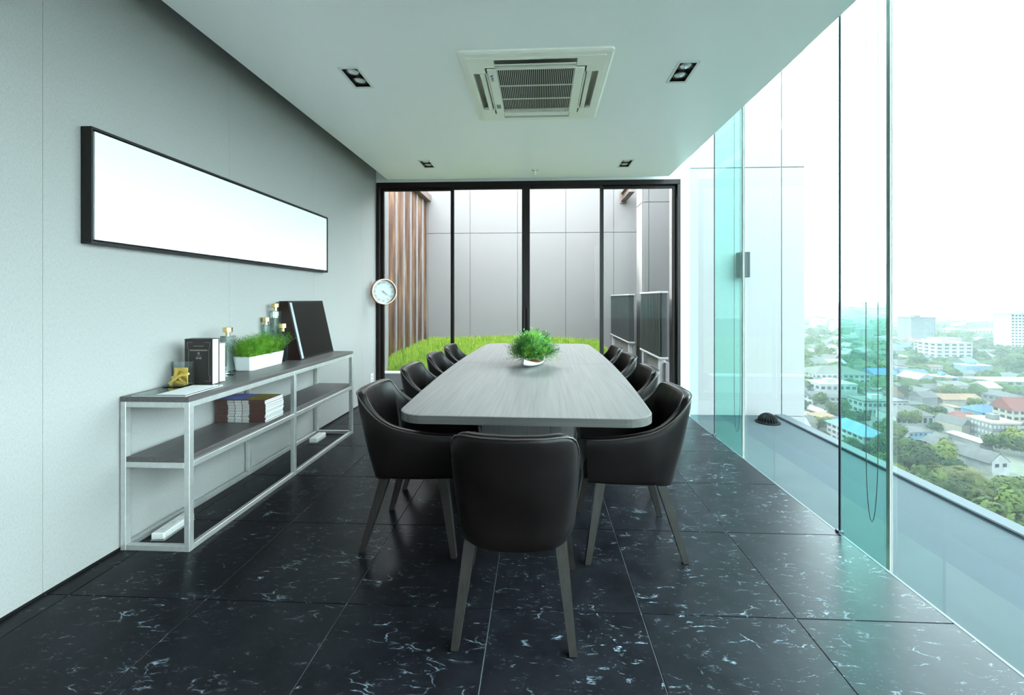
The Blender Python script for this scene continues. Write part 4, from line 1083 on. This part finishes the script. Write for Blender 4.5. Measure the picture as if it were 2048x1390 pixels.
for k in range(60):        # denser trees left of the belt, further back
    u, v = crng.uniform(1600, 1800), crng.uniform(800, 960); x, yy = ground(u, v, GZ)
    if free_tree(x, yy, 4): tree(x, yy, crng.uniform(3, 5.5), crng.choices(('mid', 'dark', 'bright'), (5, 2, 2))[0], False)
k = 0
while k < 430:
    v = crng.choice([crng.uniform(690, 760), crng.uniform(730, 925)]); u = crng.uniform(1560, 2120); x, yy = ground(u, v, GZ)
    k += 1
    D = math.hypot(x, yy); r = crng.uniform(3, 5.5) * (1 if D < 500 else 1.7)
    if free_tree(x, yy, r): tree(x, yy, r, crng.choices(('mid', 'dark', 'bright'), (5, 3, 2))[0], False)

# the far city, too far to tell single things apart
fc = MB(); ft_ = MB()
for k in range(2600):
    v = 603 + 95 * crng.random() ** 1.5; u = crng.uniform(1540, 2200); x, yy = ground(u, v, GZ); D = math.hypot(x, yy)
    if D > 7500 or not free(x, yy, 14): continue
    s_ = crng.uniform(10, 26) * (1 if D < 1500 else 1.7); h_ = crng.choice((6, 8, 10, 14, 22)) * (1.3 if crng.random() < .06 else 1) * (2.2 if crng.random() < .03 else 1)
    fc.box(x, x + s_ * crng.uniform(.7, 1.6), yy, yy + s_ * crng.uniform(.6, 1.2), GZ, GZ + h_, crng.choices((0, 1, 2, 3), (5, 2, 4, 1))[0])
link('distant_city', fc.mesh('distant_city', ['city_white', 'city_cream', 'city_grey', 'roof_tan'], recalc=False), None, 'hazy mass of distant buildings toward the horizon', 'buildings', kind='stuff')
for k in range(5200):
    v = 606 + 190 * crng.random() ** 1.25; u = crng.uniform(1540, 2200); x, yy = ground(u, v, GZ); D = math.hypot(x, yy)
    if D > 6000 or not free_tree(x, yy, 5): continue
    r = crng.uniform(3.5, 7) * (1 if D < 900 else 1.8); n = 7
    vs = [(x + r * f * math.cos(6.283 * i / n + k) * crng.uniform(.7, 1.2), yy + r * f * math.sin(6.283 * i / n + k) * crng.uniform(.7, 1.2), GZ + z * r * crng.uniform(.85, 1.15)) for f, z in ((.9, .3), (1, .9), (.6, 1.4)) for i in range(n)] + [(x, yy, GZ + 1.6 * r)]
    ft_.add(vs, [(q * n + i, q * n + (i + 1) % n, (q + 1) * n + (i + 1) % n, (q + 1) * n + i) for q in range(2) for i in range(n)] + [(2 * n + i, 2 * n + (i + 1) % n, 3 * n) for i in range(n)])
link('distant_trees', ft_.mesh('distant_trees', 'tree_leaf_mid', recalc=False), None, 'distant green tree cover between the far houses', 'trees', kind='stuff')

# haze over the city
hm = bpy.data.materials.new('haze'); hm.use_nodes = True; MATS['haze'] = hm; nt = hm.node_tree
nt.nodes.remove(nt.nodes['Principled BSDF'])
vs_ = N(nt, 'ShaderNodeVolumeScatter'); vs_.inputs['Color'].default_value = (.056, .064, .067, 1); vs_.inputs['Density'].default_value = .0017; vs_.inputs['Anisotropy'].default_value = .0
nt.links.new(vs_.outputs[0], nt.nodes['Material Output'].inputs['Volume'])
MB().box(30, 8500, 30, 8500, GZ - 2, -10).build('haze', 'haze', kind='structure')
